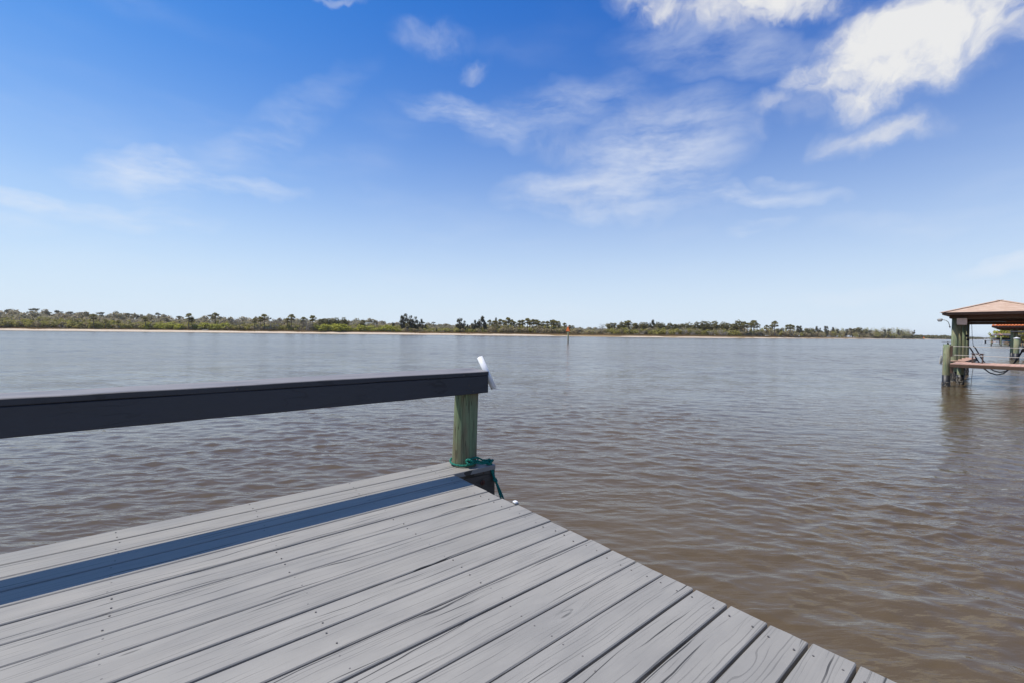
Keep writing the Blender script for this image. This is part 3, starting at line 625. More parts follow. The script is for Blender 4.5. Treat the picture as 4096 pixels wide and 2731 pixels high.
# kind, label, group, [(bearing x/y in thousandths, metres inland, height, width factor), ...]
TREES = [
 ('palm', 'stout ragged cabbage palm, first palm from the far end of the beach beyond the pole', 'single palms along the far beach', [(-948,15,11.2,1.0)]),
 ('palm', 'short cabbage palm just beside the stout ragged first beach palm', 'single palms along the far beach', [(-921,15,7.4,1.0)]),
 ('palm', 'low bushy palm with brown hanging fronds, third along the beach', 'single palms along the far beach', [(-892,15,7.0,1.0)]),
 ('palm', 'round headed palm among bright yellow green shrubs, fourth along the beach', 'single palms along the far beach', [(-831,14,9.9,1.0)]),
 ('palm', 'tall palm, the taller of a close pair left of the driftwood log', 'single palms along the far beach', [(-734,15,13.2,1.0)]),
 ('palm', 'shorter palm of a close pair beside the driftwood log', 'single palms along the far beach', [(-725,15,9.8,1.0)]),
 ('palm', 'palm head rising behind bright shrubs beyond the driftwood log', 'single palms along the far beach', [(-672,45,14.5,1.0)]),
 ('palm', 'thick trunked palm standing just beside the slim twin palms', 'single palms along the far beach', [(-584,16,10.2,1.0)]),
 ('palm', 'slim leaning palm, the lower of the slim twin palms', 'single palms along the far beach', [(-569,17,11.8,1.0)]),
 ('palm', 'slim tall palm, the higher of the slim twin palms', 'single palms along the far beach', [(-562,16,14.0,1.0)]),
 ('palm', 'mid height palm with a taller palm close behind its head', 'single palms along the far beach', [(-510,17,11.0,1.0)]),
 ('palm', 'tall palm head standing over dark undergrowth between the bare trees', 'single palms along the far beach', [(-501,19,14.2,1.0)]),
 ('palm', 'palm half hidden behind a grey bare tree', 'single palms along the far beach', [(-474,30,12.2,1.0)]),
 ('palm', 'lush palm clothed in fronds down to the ground by the grey bare tree', 'single palms along the far beach', [(-451,14,13.6,1.0)]),
 ('palm', 'small shaggy palm in front of the tallest dark cedar clump', 'single palms along the far beach', [(-238,12,8.2,1.0)]),
 ('palm', 'cabbage palm in the grove before the channel marker', 'palms in the grove beside the dark cedars', [(-52,22,12.5,1.0),(-41,26,12,1.0),(-28,24,13.5,1.0),(-20,22,12.5,1.0),(-8,26,15,1.0),(-1,24,13,1.0),(5,22,11.5,1.0),(16,24,12.7,1.0),(24,26,13.2,1.0),(34,24,14.8,1.0),(40,22,13,1.0),(47,26,13.8,1.0),(56,24,13.6,1.0),(61,22,12.4,1.0),(70,24,12.1,1.0),(80,26,12.2,1.0),(88,22,13,1.0),(95,26,13.6,1.0),(99,24,12.8,1.0),(105,22,12.4,1.0),(108,24,9.4,1.0)]),
 ('palm', 'low palm peeping out behind the orange channel marker board', 'small palms behind the channel marker', [(119,22,10.8,1.0)]),
 ('palm', 'small palm just beyond the orange channel marker board', 'small palms behind the channel marker', [(131,22,8.8,1.0)]),
 ('palm', 'outermost small palm past the orange channel marker', 'small palms behind the channel marker', [(138,22,8.5,1.0)]),
 ('palm', 'slim palm among the dark oaks of the wooded point', 'palms in the oaks of the wooded point', [(258,24,13.4,1.0),(265,24,14,1.0)]),
 ('palm', 'cabbage palm in the cluster past the broad domed tree', 'palms past the broad domed tree', [(518,18,13,1.0),(526,18,14.8,1.0),(534,18,14,1.0),(541,18,14.2,1.0),(548,18,17,1.0),(554,18,14.2,1.0),(577,18,12.5,1.0),(587,18,13,1.0)]),
 ('palm', 'lone tall palm standing clear of the shrubs past the palm cluster', None, [(595,14,17,1.0)]),
 ('palm', 'palm of the small trio beyond the lone tall palm', 'palms of the small trio', [(622,18,13.6,1.0),(630,18,14.2,1.0),(637,18,13.5,1.0)]),
 ('cedar', 'dark cedar in the tallest dense clump on the far beach', 'cedars of the tallest clump', [(-248,22,16.8,0.95),(-238,22,18.6,1.1),(-229,22,17,1.0),(-219,22,16,0.95),(-207,22,13,0.9),(-196,22,8.5,1.0)]),
 ('cedar', 'small dark cedar beside the shrubs before the tallest clump', None, [(-269,24,9.8,1.0)]),
 ('cedar', 'small low cedar alone on the grass past the tallest clump', None, [(-171,16,5,1.0)]),
 ('cedar', 'dark cedar in the second clump, before the palm grove', 'cedars of the second clump', [(-119,20,15.2,1.15),(-110,20,12.5,1.1),(-100,20,8.6,1.2)]),
 ('cedar', 'dark cedar at the edge of the palm grove', 'cedars beside the palm grove', [(-91,24,10.5,1.0),(-83,24,14,0.8),(-76,24,12.5,1.0),(-69,24,17,1.2),(-60,24,12,1.0)]),
 ('cedar', 'thin pale topped cedar rising over the palm grove', None, [(-38,30,16,0.7)]),
 ('cedar', 'pointed cedar top standing over the oaks of the wooded point', None, [(317,30,16.2,1.0)]),
 ('cedar', 'dark cedar breaking the distant tree line beyond the palms', 'cedars on the distant tree line', [(647,22,15,0.9),(654,22,14.5,0.9),(691,22,15,0.9),(699,22,13.5,0.9),(711,22,17,1.0),(727,22,15,1.0),(738,22,13.5,1.0),(758,22,14,1.0),(766,22,15.5,1.0),(811,22,14,1.1),(844,22,17,0.9),(854,22,18,1.0),(876,22,17,1.0),(883,22,16.5,1.0),(910,22,18.5,0.8)]),
 ('oak', 'dark round oak in the clump past the lush palm', 'oaks past the lush palm', [(-429,26,13,1.0),(-416,26,13.6,1.1),(-401,26,13,1.1),(-380,26,13.4,0.8)]),
 ('oak', 'single dark oak among yellow green shrubs', None, [(-338,24,11.8,1.0)]),
 ('oak', 'dark oak in the dense wood on the point opposite', 'oaks of the wooded point', [(225,34,14,1.1),(245,34,14,1.0),(256,34,13.2,1.1),(279,34,14.2,1.1),(291,34,13.6,1.1),(306,34,13.6,1.1),(329,34,14.2,1.0),(341,34,14,1.1),(355,34,13.6,1.1),(369,34,13.6,1.1),(385,34,14.2,1.0),(401,34,15,1.1),(415,34,15.2,1.1),(429,34,16.4,1.1),(446,34,15.6,1.1),(462,34,16.9,1.1),(475,34,15.4,1.0),(490,34,15,1.1)]),
 ('oak', 'broad domed light green tree at the end of the oak wood', None, [(508,24,17.6,1.35)]),
 ('oak', 'rounded dark tree in the distant shore thicket', 'rounded trees of the distant shore', [(602,24,11,1.2),(610,24,11,1.2),(667,24,12,1.3),(678,24,12.5,1.3),(777,24,17,1.2),(787,24,18,1.3),(797,24,16,1.2),(828,24,13.5,1.3)]),
 ('bare', 'grey twiggy leafless tree behind shrubs beside the thick palm', 'bare trees near the twin palms', [(-635,22,12,0.9),(-624,22,12,0.9),(-615,22,11,0.9)]),
 ('bare', 'pale leafless tree past the slim twin palms', 'bare trees between the palms', [(-545,20,11.5,1.0),(-534,20,12,1.0)]),
 ('bare', 'wide grey leafless tree with drooping twigs before the lush palm', 'drooping bare trees', [(-483,16,9,1.1),(-468,16,11.5,1.2),(-459,16,9.5,1.1)]),
 ('bare', 'sparse leafless tree at the near edge of the wooded point', None, [(203,26,13,1.0)]),
 ('dead', 'white fallen dead tree on the grass near the first palm', None, [(-1020,13,6,1.4)]),
 ('dead', 'bleached dead branches at the foot of the slim twin palms', None, [(-552,13,7,1.0)]),
 ('dead', 'forked white dead trunk at the foot of the grey bare tree', None, [(-464,11,6,1.0)]),
 ('dead', 'low bleached dead tree under the oaks, first on the point', 'bleached dead trees on the point', [(299,12,8,1.1)]),
 ('dead', 'bleached dead tree leaning over the sand below the oaks', 'bleached dead trees on the point', [(348,12,9,1.1)]),
 ('dead', 'tallest bleached dead tree, rising to the oak tops', 'bleached dead trees on the point', [(390,12,14,1.1)]),
 ('dead', 'low forked dead tree below the tallest bleached one', 'bleached dead trees on the point', [(405,12,9,1.1)]),
 ('dead', 'round headed bleached dead tree on the green bank', 'bleached dead trees on the point', [(450,12,9.5,1.1)]),
 ('dead', 'spreading bleached dead tree nearest the domed tree', 'bleached dead trees on the point', [(478,12,12,1.1)]),
 ('dead', 'small bleached dead tree beside the spreading one', 'bleached dead trees on the point', [(485,12,8.5,1.1)]),
 ('dead', 'small bleached dead tree between the leaning and the tallest one', 'bleached dead trees on the point', [(369,12,8,1.1)]),
 ('bright_shrub', 'yellow green shrub past the fourth beach palm', 'bright shrubs before the palm pair', [(-822,15.5,4.36,1.25),(-813,17.0,5.56,1.25),(-797,16.1,4.68,1.25),(-790,15.5,3.94,1.25),(-774,19.0,5.29,1.25),(-767,18.1,5.13,1.25),(-751,15.4,4.84,1.25)]),
 ('bright_shrub', 'bright yellow green shrub beside the driftwood log', 'bright shrubs by the driftwood', [(-713,15.9,4.93,1.25),(-702,19.3,5.12,1.25),(-693,17.9,5.96,1.25),(-683,17.1,5.25,1.25),(-674,16.5,5.78,1.25),(-666,18.1,4.45,1.25),(-654,16.7,6.24,1.25)]),
 ('shrub', 'green shrub below the grey twiggy trees', 'shrubs below the twiggy trees', [(-648,16.0,4.69,1.25),(-638,18.7,4.01,1.25),(-623,15.5,3.44,1.25),(-614,18.1,3.82,1.25),(-606,17.3,3.39,1.25),(-590,19.8,4.92,1.25)]),
 ('bright_shrub', 'bright green shrub before the dark round oaks', 'bright shrubs before the oaks', [(-432,14.4,6.9,1.25),(-419,17.7,5.94,1.25),(-409,14.0,5.44,1.25),(-401,17.8,5.13,1.25),(-395,13.8,6.39,1.25),(-386,13.5,6.95,1.25),(-377,13.3,4.35,1.25),(-367,13.7,4.31,1.25)]),
 ('bright_shrub', 'yellow green shrub leading up to the tallest cedar clump', 'shrubs before the tallest cedars', [(-360,20.0,3.73,1.25),(-344,17.0,5.72,1.25),(-334,17.1,3.53,1.25),(-322,19.4,5.36,1.25),(-310,16.3,4.01,1.25),(-298,19.3,3.78,1.25),(-285,17.8,5.73,1.25),(-272,18.3,5.27,1.25),(-260,15.5,3.94,1.25)]),
 ('shrub', 'low green shrub in the gap between the two cedar clumps', 'shrubs in the cedar gap', [(-164,18.6,3.12,1.25),(-152,17.2,3.94,1.25),(-141,17.4,3.01,1.25),(-126,14.4,4.2,1.25)]),
 ('grey_shrub', 'grey green shrub under the palm grove', 'shrubs under the palm grove', [(-49,16.2,5.28,1.25),(-36,19.3,3.43,1.25),(-26,18.8,4.94,1.25),(-11,16.0,5.33,1.25),(3,16.6,5.08,1.25),(19,18.8,5.23,1.25),(30,17.7,5.26,1.25),(44,18.6,3.36,1.25),(56,18.4,5.2,1.25),(69,17.8,4.99,1.25),(82,20.2,5.12,1.25),(96,17.9,5.03,1.25),(107,18.4,5.43,1.25)]),
 ('grey_shrub', 'low grey shrub between the channel marker and the wooded point', 'shrubs past the marker', [(141,18.1,5.01,1.25),(156,19.3,4.78,1.25),(170,16.0,3.78,1.25),(184,19.0,3.5,1.25),(199,15.7,4.19,1.25),(213,19.5,4.64,1.25)]),
 ('shrub', 'olive shrub at the foot of the oak wood on the point', 'shrubs of the wooded point', [(221,17.7,5.36,1.25),(237,15.4,4.71,1.25),(253,18.8,6.71,1.25),(269,18.0,4.9,1.25),(284,19.6,4.88,1.25),(302,18.1,5.24,1.25),(314,16.8,5.84,1.25),(322,15.7,6.23,1.25),(338,16.9,5.61,1.25),(350,15.5,5.14,1.25),(364,18.3,4.93,1.25),(376,15.1,6.61,1.25),(396,19.0,6.62,1.25),(407,17.5,5.6,1.25),(424,19.8,4.37,1.25),(439,18.7,5.72,1.25),(453,19.6,5.15,1.25),(470,18.5,4.89,1.25),(480,18.1,6.74,1.25),(497,17.0,6.26,1.25),(509,15.1,4.55,1.25)]),
 ('grey_shrub', 'shrub at the foot of the palms past the domed tree', 'shrubs past the domed tree', [(520,17.1,4.66,1.25),(538,14.8,3.92,1.25),(558,18.6,5.26,1.25),(568,15.3,4.31,1.25),(589,17.9,4.12,1.25),(600,18.7,4.16,1.25),(619,16.7,6.15,1.25),(632,14.8,3.99,1.25),(643,14.6,3.9,1.25),(661,18.5,5.5,1.25),(679,18.8,5.95,1.25),(695,17.5,5.56,1.25)]),
 ('shrub', 'olive shrub on the bank beyond the beach end pole', 'shrubs of the open bank', [(-1149,20.8,4.92,1.25),(-1136,20.8,4.99,1.25),(-1121,23.4,4.96,1.25),(-1107,22.1,3.21,1.25),(-1091,24.8,3.47,1.25),(-1075,24.1,3.64,1.25),(-1061,23.6,3.54,1.25),(-1041,23.5,5.08,1.25),(-1026,24.2,4.9,1.25),(-1012,23.1,5.06,1.25),(-995,24.5,4.41,1.25),(-983,21.3,4.95,1.25),(-969,24.5,4.46,1.25),(-952,24.5,5.03,1.25)]),
]
PINES = [(-1142,530,20.4),(-1082,544,23.2),(-1091,542,20.3),(-1054,551,20.3),(-1029,557,21.3),(-1001,564,20.2),(-932,582,20.7),(-869,600,20.5),(-850,606,18.8),(-802,620,22.1),(-789,624,20.2),(-829,612,17.4),(-755,635,18.3),(-683,660,21.9),(-659,668,19.0),(-551,709,20.3),(-360,797,18.9),(-310,823,18.7),(-295,832,20.0),(-200,888,20.5),(-178,903,20.5)]
ORD = 'first second third fourth fifth sixth seventh eighth ninth tenth eleventh twelfth thirteenth fourteenth fifteenth sixteenth seventeenth eighteenth nineteenth twentieth twenty-first twenty-second twenty-third twenty-fourth twenty-fifth'.split()
for kind, label, group, lst in TREES:
    lst = sorted(lst)
    for i_, (r_, b_, h_, w_) in enumerate(lst):
        plant(kind, r_, b_, h_, label if len(lst) == 1 else label + ', %s from left' % ORD[i_], group, w_)
for i_, (r_, y_, h_) in enumerate(sorted(PINES)):
    plant('pine', 0, 0, h_, 'flat topped pine above the far woodland skyline, %s from the left' % ORD[i_], 'pines over the far woodland', .72, x=r_ / 1000. * y_, y=y_, z=4.0)

def blob_mass(name, spots, mat_, leaf, per, label, cat, seed):
    """one mesh of leaf clumps heaped over many crowns"""
    rng = np.random.default_rng(seed); m = MB()
    for x, y, z, rx, rz in spots:
        k = 4; C = []; N = []
        for i in range(k):
            d = rng.normal(size=3); d /= np.linalg.norm(d); c = d * np.array([rx, rx, rz]) * .55 * rng.uniform(.5, 1)
            q = rng.normal(size=(per // k, 3)); q /= np.linalg.norm(q, axis=1)[:,None]; q[:,2] = np.abs(q[:,2]) * .9 - .15
            C.append(c + q * np.array([rx, rx, rz]) * .62 * rng.uniform(.6, 1.05, size=(per // k, 1))); N.append(q + np.array([0, 0, .3]))
        C = np.concatenate(C) + np.array([x, y, z]); m.leaves(C, leaf, rng, np.concatenate(N))
    o = link(bpy.data.objects.new(name, m.mesh(name, M[mat_]))); tag(o, label, cat, kind='stuff'); return o
def far_mass():
    rng = np.random.default_rng(21)
    # the mainland wood far behind the island
    sp = []
    for row, (v0, hh) in enumerate(((752, 11.5), (775, 14.5), (800, 17.0))):
        u = -330.0
        while u < 1150:
            h = 1.28 * hh * rng.uniform(.86, 1.1) * (1 if u < 350 else .84); r = rng.uniform(6, 10)
            p = W(u + rng.uniform(-3, 3), v0 + rng.uniform(-8, 8)); sp.append((p.x, p.y, 3.0 + h * .55, r, h * .52)); u += rng.uniform(6, 10)
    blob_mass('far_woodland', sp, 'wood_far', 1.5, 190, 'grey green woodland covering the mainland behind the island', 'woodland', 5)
    # scrub of the island
    A, B, C = [], [], []
    for rr in np.arange(-1320, 905, 4.6):
        px = 2048 + rr * 1.765
        for j in range(3):
            back = 19 + j * 13 + rng.uniform(-5, 7); ratio = (rr + rng.uniform(-3, 3)) / 1000.
            (x, y), z = place(ratio, back); h = 1.6 * (rng.uniform(2.6, 4.2) + j * .9)
            if px < 350: h *= 1.15
            if 2300 < px < 2430 or 1700 < px < 1830: h *= .72
            if px > 2430: h *= 1.5
            if 1945 < px < 2250: h *= 1.55
            if px > 3250: h *= 1.0 + min(1.3, (px - 3250) / 300.)
            r = rng.uniform(2.6, 4.4) * (1 if px < 3250 else 1 + min(1.6, (px - 3250) / 250.))
            (A if rng.uniform() < (.62 if px < 1950 else .42) else B).append((x, y, z + h * .35, r, h * .62))
    blob_mass('mangrove_scrub', A, 'shrub', .62, 170, 'tangled green scrub covering the island behind the beach', 'scrub', 6)
    blob_mass('mangrove_scrub', B, 'shrub2', .58, 150, 'grey twiggy scrub mixed through the island thicket', 'scrub', 7)
    # distant low shore running out to the horizon
    for s in np.arange(1500, _cum[-1] - 20, 9):
        x, y = shore(s); 
        for j in range(2):
            d = rng.uniform(8, 40); h = rng.uniform(6, 11); C.append((x + NRM[0]*d, y + NRM[1]*d, 1 + h * .35, rng.uniform(6, 11), h * .6))
    blob_mass('distant_woodland', C, 'oak', 2.2, 90, 'thin dark line of trees running out to the horizon', 'woodland', 8)
    # dry grass on the top of the beach
    m = MB(); n = 46000; g = np.random.default_rng(31)
    ss = g.uniform(60, 1330, n); X = np.interp(ss, _cum, SH[:,0]); Y = np.interp(ss, _cum, SH[:,1]); d = 8.5 + g.gamma(2.0, 3.2, n); 
    clump = np.sin(ss * .21) * np.sin(ss * .083 + 1) * 2.2; d = d + clump
    Z = np.interp(d, [p[0] for p in PROF], [p[1] for p in PROF]); h = g.uniform(.5, 1.25, n); w = g.uniform(.06, .22, n)
    BX = X + NRM[0]*d; BY = Y + NRM[1]*d; lx = g.normal(size=n) * .25; 
    P = np.stack([np.stack([BX - w, BY, Z - .05], 1), np.stack([BX + w, BY + w*.3, Z - .05], 1), np.stack([BX + lx, BY + lx*.3, Z + h], 1)], 1).reshape(-1, 3)
    m.v = [tuple(p) for p in P.tolist()]; m.f = [(3*i, 3*i+1, 3*i+2) for i in range(n)]; m.mi = [0]*n
    o = link(bpy.data.objects.new('beach_grass', m.mesh('beach_grass', M['drygrass']))); tag(o, 'dry tawny grass along the top of the far beach', 'grass', kind='stuff')
far_mass()
def shore_bits():
    (x, y), z = place(-1117 / 1000., 22)
    T = Thing('weathered_pole', 'tall dark bare pole rising from the scrub at the beach end', 'pole', (x, y, z), rz=0)
    T.part('pole', MB().tube([(0,0,-.5),(.03,0,4.5),(0,.02,9.0)], [.26,.24,.20], 10), M['greypole'], smooth=True)
    (x, y), z = place(-1134 / 1000., 30)
    T = Thing('weathered_pole', 'shorter dark pole half hidden in scrub, nearest the picture edge', 'pole', (x, y, z), rz=0)
    T.part('pole', MB().tube([(0,0,-.5),(0,0,7.6)], [.24,.2], 10), M['greypole'], smooth=True)
    (x, y), z = place(-696 / 1000., 10)
    T = Thing('driftwood_log', 'pale driftwood log lying on the dry grass below the palm pair', 'log', (x, y, z), rz=.25)
    m = MB().tube([(-2.4,0,.35),(-.8,.1,.45),(1.2,0,.5),(2.6,-.1,.85)], [.18,.34,.36,.24], 8); T.part('trunk', m, M['deadwood'], smooth=True)
    T.part('stub', MB().tube([(2.0,0,.6),(2.5,.1,1.7)], [.2,.1], 6), M['deadwood'])
shore_bits()

# ------------------------------------------------------------------ our dock
DZ = 1.04; TK = .038
def build_dock():
    rng = random.Random(5)
    D = Thing('wooden_dock', 'grey painted plank dock with a low timber rail in the foreground', 'dock', (1.0, 1.4, 0))
    gaps = [3.115,2.962,2.809,2.658,2.509,2.360,2.214,2.064,1.916,1.765,1.622,1.480,1.336,1.193,1.052,.909,.766,.624,.488,.355]
    while gaps[-1] > -3.4: gaps.append(gaps[-1] - .142)
    U0 = -5.2
    for i, (vh, vl) in enumerate(zip(gaps, gaps[1:])):
        g = rng.choice([.0065, .008, .009, .010, .012]); end = 2.195 if i < 2 else 1.780 + rng.uniform(-.006, .007)
        a, b = vh - g / 2, vl + g / 2; zt = DZ + rng.uniform(-.0015, .002); cup = rng.uniform(.0, .0012)
        n = 26; m = MB(); k = 7
        us = [U0 + (end - U0) * (j / n) ** .8 for j in range(n + 1)]
        ja = jb = 0.0
        for j, uu in enumerate(us):
            ja = ja * .6 + rng.uniform(-.0012, .0012); jb = jb * .6 + rng.uniform(-.0012, .0012); A, B = a + ja, b + jb; mid = (A + B) / 2; c = .0035
            ue = uu
            m.v += [(ue, A, zt-TK), (ue, A, zt-c), (ue, A-c, zt), (ue, mid, zt-cup), (ue, B+c, zt), (ue, B, zt-c), (ue, B, zt-TK)]
        for j in range(n):
            for q in range(k): m.f.append((j*k+q, j*k+(q+1)%k, (j+1)*k+(q+1)%k, (j+1)*k+q)); m.mi.append(0)
        # ragged saw-cut end, a little rounded
        e0 = n * k; ed = [rng.uniform(-.003, .003) for _ in range(k)]
        for q in range(k): p = m.v[e0+q]; m.v[e0+q] = (p[0] + ed[q], p[1], p[2] - (.002 if 1 <= q <= 5 else 0))
        m.f.append(tuple(e0 + q for q in range(k))); m.mi.append(0); m.f.append(tuple(range(k-1, -1, -1))); m.mi.append(0)
        D.part('plank', m, M['deck'])
    # screws in pairs where planks cross the joists
    sm = MB()
    for vh, vl in zip(gaps, gaps[1:]):
        for uj in (1.70, 1.10, .50, -.10, -.70, -1.30, -1.90):
            for f in (.22, .78):
                x, y = uj + rng.uniform(-.012, .012), vl + (vh - vl) * (f + rng.uniform(-.05, .05)); sm.tube([(x, y, DZ-.006), (x, y, DZ+.0018)], .0034, 6)
    D.part('screw_heads', sm, M['screw'], kind='stuff')
    # framing below
    for uj in (1.70, 1.10, .50, -.10, -.70, -1.30, -1.90, -2.5, -3.1, -3.7, -4.3, -4.9):
        D.part('joist', MB().cbox(uj-.02, uj+.02, -3.3, 2.72, DZ-TK-.19, DZ-TK-.002), M['joist'])
    D.part('header_beam', MB().cbox(-5.2, 2.203, 2.826, 2.866, .735, DZ-TK-.003, .003), M['raw_beam'], label='unpainted weathered beam under the outer planks')
    D.part('header_beam', MB().cbox(-5.2, 2.203, 3.055, 3.095, .735, DZ-TK-.003, .003), M['raw_beam'])
    bolt = D.part('bolt', MB().tube([(2.077,2.8262,.913),(2.077,2.820,.913)], .021, 14).tube([(2.077,2.820,.913),(2.077,2.812,.913)], .010, 6), M['rust'], label='rusty bolt and washer')
    D.part('nail', MB().tube([(2.088,2.8262,.988),(2.088,2.824,.988)], .006, 8), M['rust'])
    # corner post
    pts = []; rad = []
    for i in range(24):
        z = -1.2 + i * (1.762 + 1.2) / 23; t = (z - DZ); pts.append((2.006 + .020 * t, 2.983 - .016 * t, z)); rad.append(.0985 - .007 * t)
    random.seed(9); pm = MB().tube(pts, rad, 40, jit=.018); D.part('post', pm, M['pile'], smooth=True, label='round green stained timber post')
    for (pu, pv) in ((-3.2, 2.96), (1.55, -.2), (-1.6, -.2), (1.55, -3.0), (-1.6, -3.0)):
        D.part('post', MB().tube([(pu,pv,-1.2),(pu,pv,.8)], .1, 16), M['pile'], smooth=True)
    # rail: cap board on edge board
    def slab(u0, u1, v0, v1, z0, z1, n=40, j=.0012, c=.004, twist=0.0):
        r = random.Random(int(v0 * 1000)); m = MB(); k = 8
        for i in range(n + 1):
            uu = u0 + (u1 - u0) * i / n; a = r.uniform(-j, j); b = r.uniform(-j, j); tw = twist * min(1, max(0, (uu + .5) / 2.6))
            m.v += [(uu,v0+c,z0+b),(uu,v0,z0+c+b),(uu,v0,z1-c+a),(uu,v0+c,z1+a),(uu,v1-c,z1+a+tw),(uu,v1,z1-c+a+tw),(uu,v1,z0+c+tw),(uu,v1-c,z0+tw)]
        for i in range(n):
            for q in range(k): m.f.append((i*k+q, (i+1)*k+q, (i+1)*k+(q+1)%k, i*k+(q+1)%k)); m.mi.append(0)
        m.f.append(tuple(range(k))); m.f.append(tuple(n*k + q for q in range(k-1,-1,-1))); m.mi += [0,0]; return m
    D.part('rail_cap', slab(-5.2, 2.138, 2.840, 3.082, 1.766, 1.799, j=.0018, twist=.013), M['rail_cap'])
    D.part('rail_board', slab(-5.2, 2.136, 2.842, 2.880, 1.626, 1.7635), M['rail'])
    for (nu, nz) in ((1.95,1.70),(1.93,1.665),(1.99,1.648),(-.8,1.70),(1.90,1.778),(.4,1.779)):
        D.part('nail', MB().tube([(nu,2.8425 if nz<1.764 else 2.8405,nz),(nu,2.839,nz)], .0045, 8), M['joist'])
build_dock()

def build_rope():
    pts0 = [(2.006 + .112 * math.cos(a), 2.983 + .112 * math.sin(a), DZ + .030 + .012 * math.sin(a * 1.0 + .8)) for a in np.linspace(R(-50), R(310), 40)]
    m = MB()
    def strand(P, r=.0074, n=10, tw=120):
        # three lay strands twisted round each other
        P = [Vector(p) for p in P]; Q = []
        for a, b in zip(P, P[1:]):
            for i in range(6): Q.append(a.lerp(b, i / 6))
        Q.append(P[-1]); L = 0; out = [[], [], []]
        for i, p in enumerate(Q):
            d = (Q[min(i+1, len(Q)-1)] - Q[max(i-1, 0)]).normalized(); a = d.orthogonal().normalized() if abs(d.z) > .9 else d.cross(Vector((0,0,1))).normalized(); b = d.cross(a)
            if i: L += (p - Q[i-1]).length
            for k in range(3):
                t = L * tw + k * 2.094; out[k].append(p + (a * math.cos(t) + b * math.sin(t)) * r * .5)
        for o in out: m.tube(o, r * .62, 6)
    def smooth(P, k=5):
        P = [Vector(p) for p in P]; out = []
        for i in range(len(P) - 1):
            p0, p1, p2, p3 = P[max(i-1,0)], P[i], P[i+1], P[min(i+2, len(P)-1)]
            for j in range(k):
                t = j / k; out.append(.5 * ((2*p1) + (-p0+p2)*t + (2*p0-5*p1+4*p2-p3)*t*t + (-p0+3*p1-3*p2+p3)*t**3))
        return out + [P[-1]]
    def U(x, y, z): return (x * CU + y * SU, -x * SU + y * CU, z)
    strand(pts0)
    kn = U(-.325, 3.462, DZ + .048)
    for i in range(3):      # the knot against the post
        a = i * 1.1; strand(smooth([(kn[0] + .022*math.cos(t + a), kn[1] + .014*math.sin(t), kn[2] + .018*math.sin(t + a*.7)) for t in np.linspace(0, 6.0, 9)], 3), .0085)
    for dz, dy, sag in ((0.0, 0.0, .0), (.012, .012, .010), (-.010, -.012, -.004)):
        strand(smooth([U(-.318, 3.468+dy, DZ+.050+dz), U(-.270, 3.495+dy, DZ+.050+dz+sag), U(-.225, 3.535+dy, DZ+.028+dz), U(-.178, 3.57+dy, DZ+.026+dz*.6)]))
    c2 = U(-.172, 3.565, DZ + .022)
    for i in range(3):
        a = i * 1.3; strand(smooth([(c2[0] + .022*math.cos(t + a), c2[1] + .020*math.sin(t), c2[2] + .014*math.sin(t*1.3 + a)) for t in np.linspace(0, 6.0, 9)], 3))
    tail = [U(-.166, 3.575, DZ+.020), U(-.150, 3.572, 1.028), U(-.139, 3.560, .975), U(-.124, 3.545, .925), U(-.100, 3.53, .880), U(-.072, 3.51, .825), U(-.052, 3.495, .780), U(-.01, 3.46, .68)]
    strand(smooth(tail))
    tail2 = [U(-.180, 3.560, DZ+.022), U(-.160, 3.555, 1.018), U(-.146, 3.548, .970), U(-.128, 3.540, .930), U(-.104, 3.525, .875), U(-.086, 3.505, .825), U(-.075, 3.49, .79), U(-.07, 3.47, .70)]
    strand(smooth(tail2), .0075)
    c3 = U(-.122, 3.540, .922)
    strand(smooth([(c3[0] + .013*math.cos(t), c3[1] + .013*math.sin(t), c3[2] + .010*math.sin(t*.9)) for t in np.linspace(0, 7.0, 9)], 3))
    T = Thing('mooring_rope', 'teal green rope knotted around the foot of the corner post', 'rope', (2.006, 2.983, DZ))
    T.part('rope_line', m, M['rope'], smooth=True)
build_rope()
def build_rod_holder():
    p, q = Vector((-.270, 3.70, 1.904)), Vector((-.146, 3.66, 1.644)); U = lambda P: (P.x * CU + P.y * SU, -P.x * SU + P.y * CU, P.z)
    a, b = Vector(U(p)), Vector(U(q)); m = MB(); n = 20; R0, R1 = .0240, .0205
    d = (b - a).normalized(); x = d.orthogonal().normalized(); y = d.cross(x); V = []
    for P, r in ((a, R0), (b, R0), (b, R1), (a, R1)):
        V += [P + (x*math.cos(2*math.pi*j/n) + y*math.sin(2*math.pi*j/n)) * r for j in range(n)]
    F = []
    for i in range(4):
        for j in range(n): F.append((i*n+j, i*n+(j+1)%n, ((i+1)%4)*n+(j+1)%n, ((i+1)%4)*n+j))
    m.add(V, F)
    T = Thing('rod_holder', 'slanted white plastic pipe fishing rod holder fixed at the rail end', 'rod holder', (b.x, b.y, b.z))
    T.part('pipe', m, M['pvc_stain'], smooth=True)
    c = a.lerp(b, .55); T.part('screw', MB().tube([c, c + Vector((-.045, -.01, 0))], .004, 6), M['dullmetal'])
build_rod_holder()
def build_block():
    T = Thing('plastic_block', 'small chipped white block on the edge of the dock planks', 'block', (1.793, 2.088, DZ))
    m = MB().cbox(1.778, 1.802, 2.072, 2.100, DZ+.002, DZ+.014, .003)
    T.part('block', m, M['pvc'])
    T.part('bracket', MB().cbox(1.7835, 1.806, 2.070, 2.100, DZ-.03, DZ+.0035, .002), M['dullmetal'])
build_block()
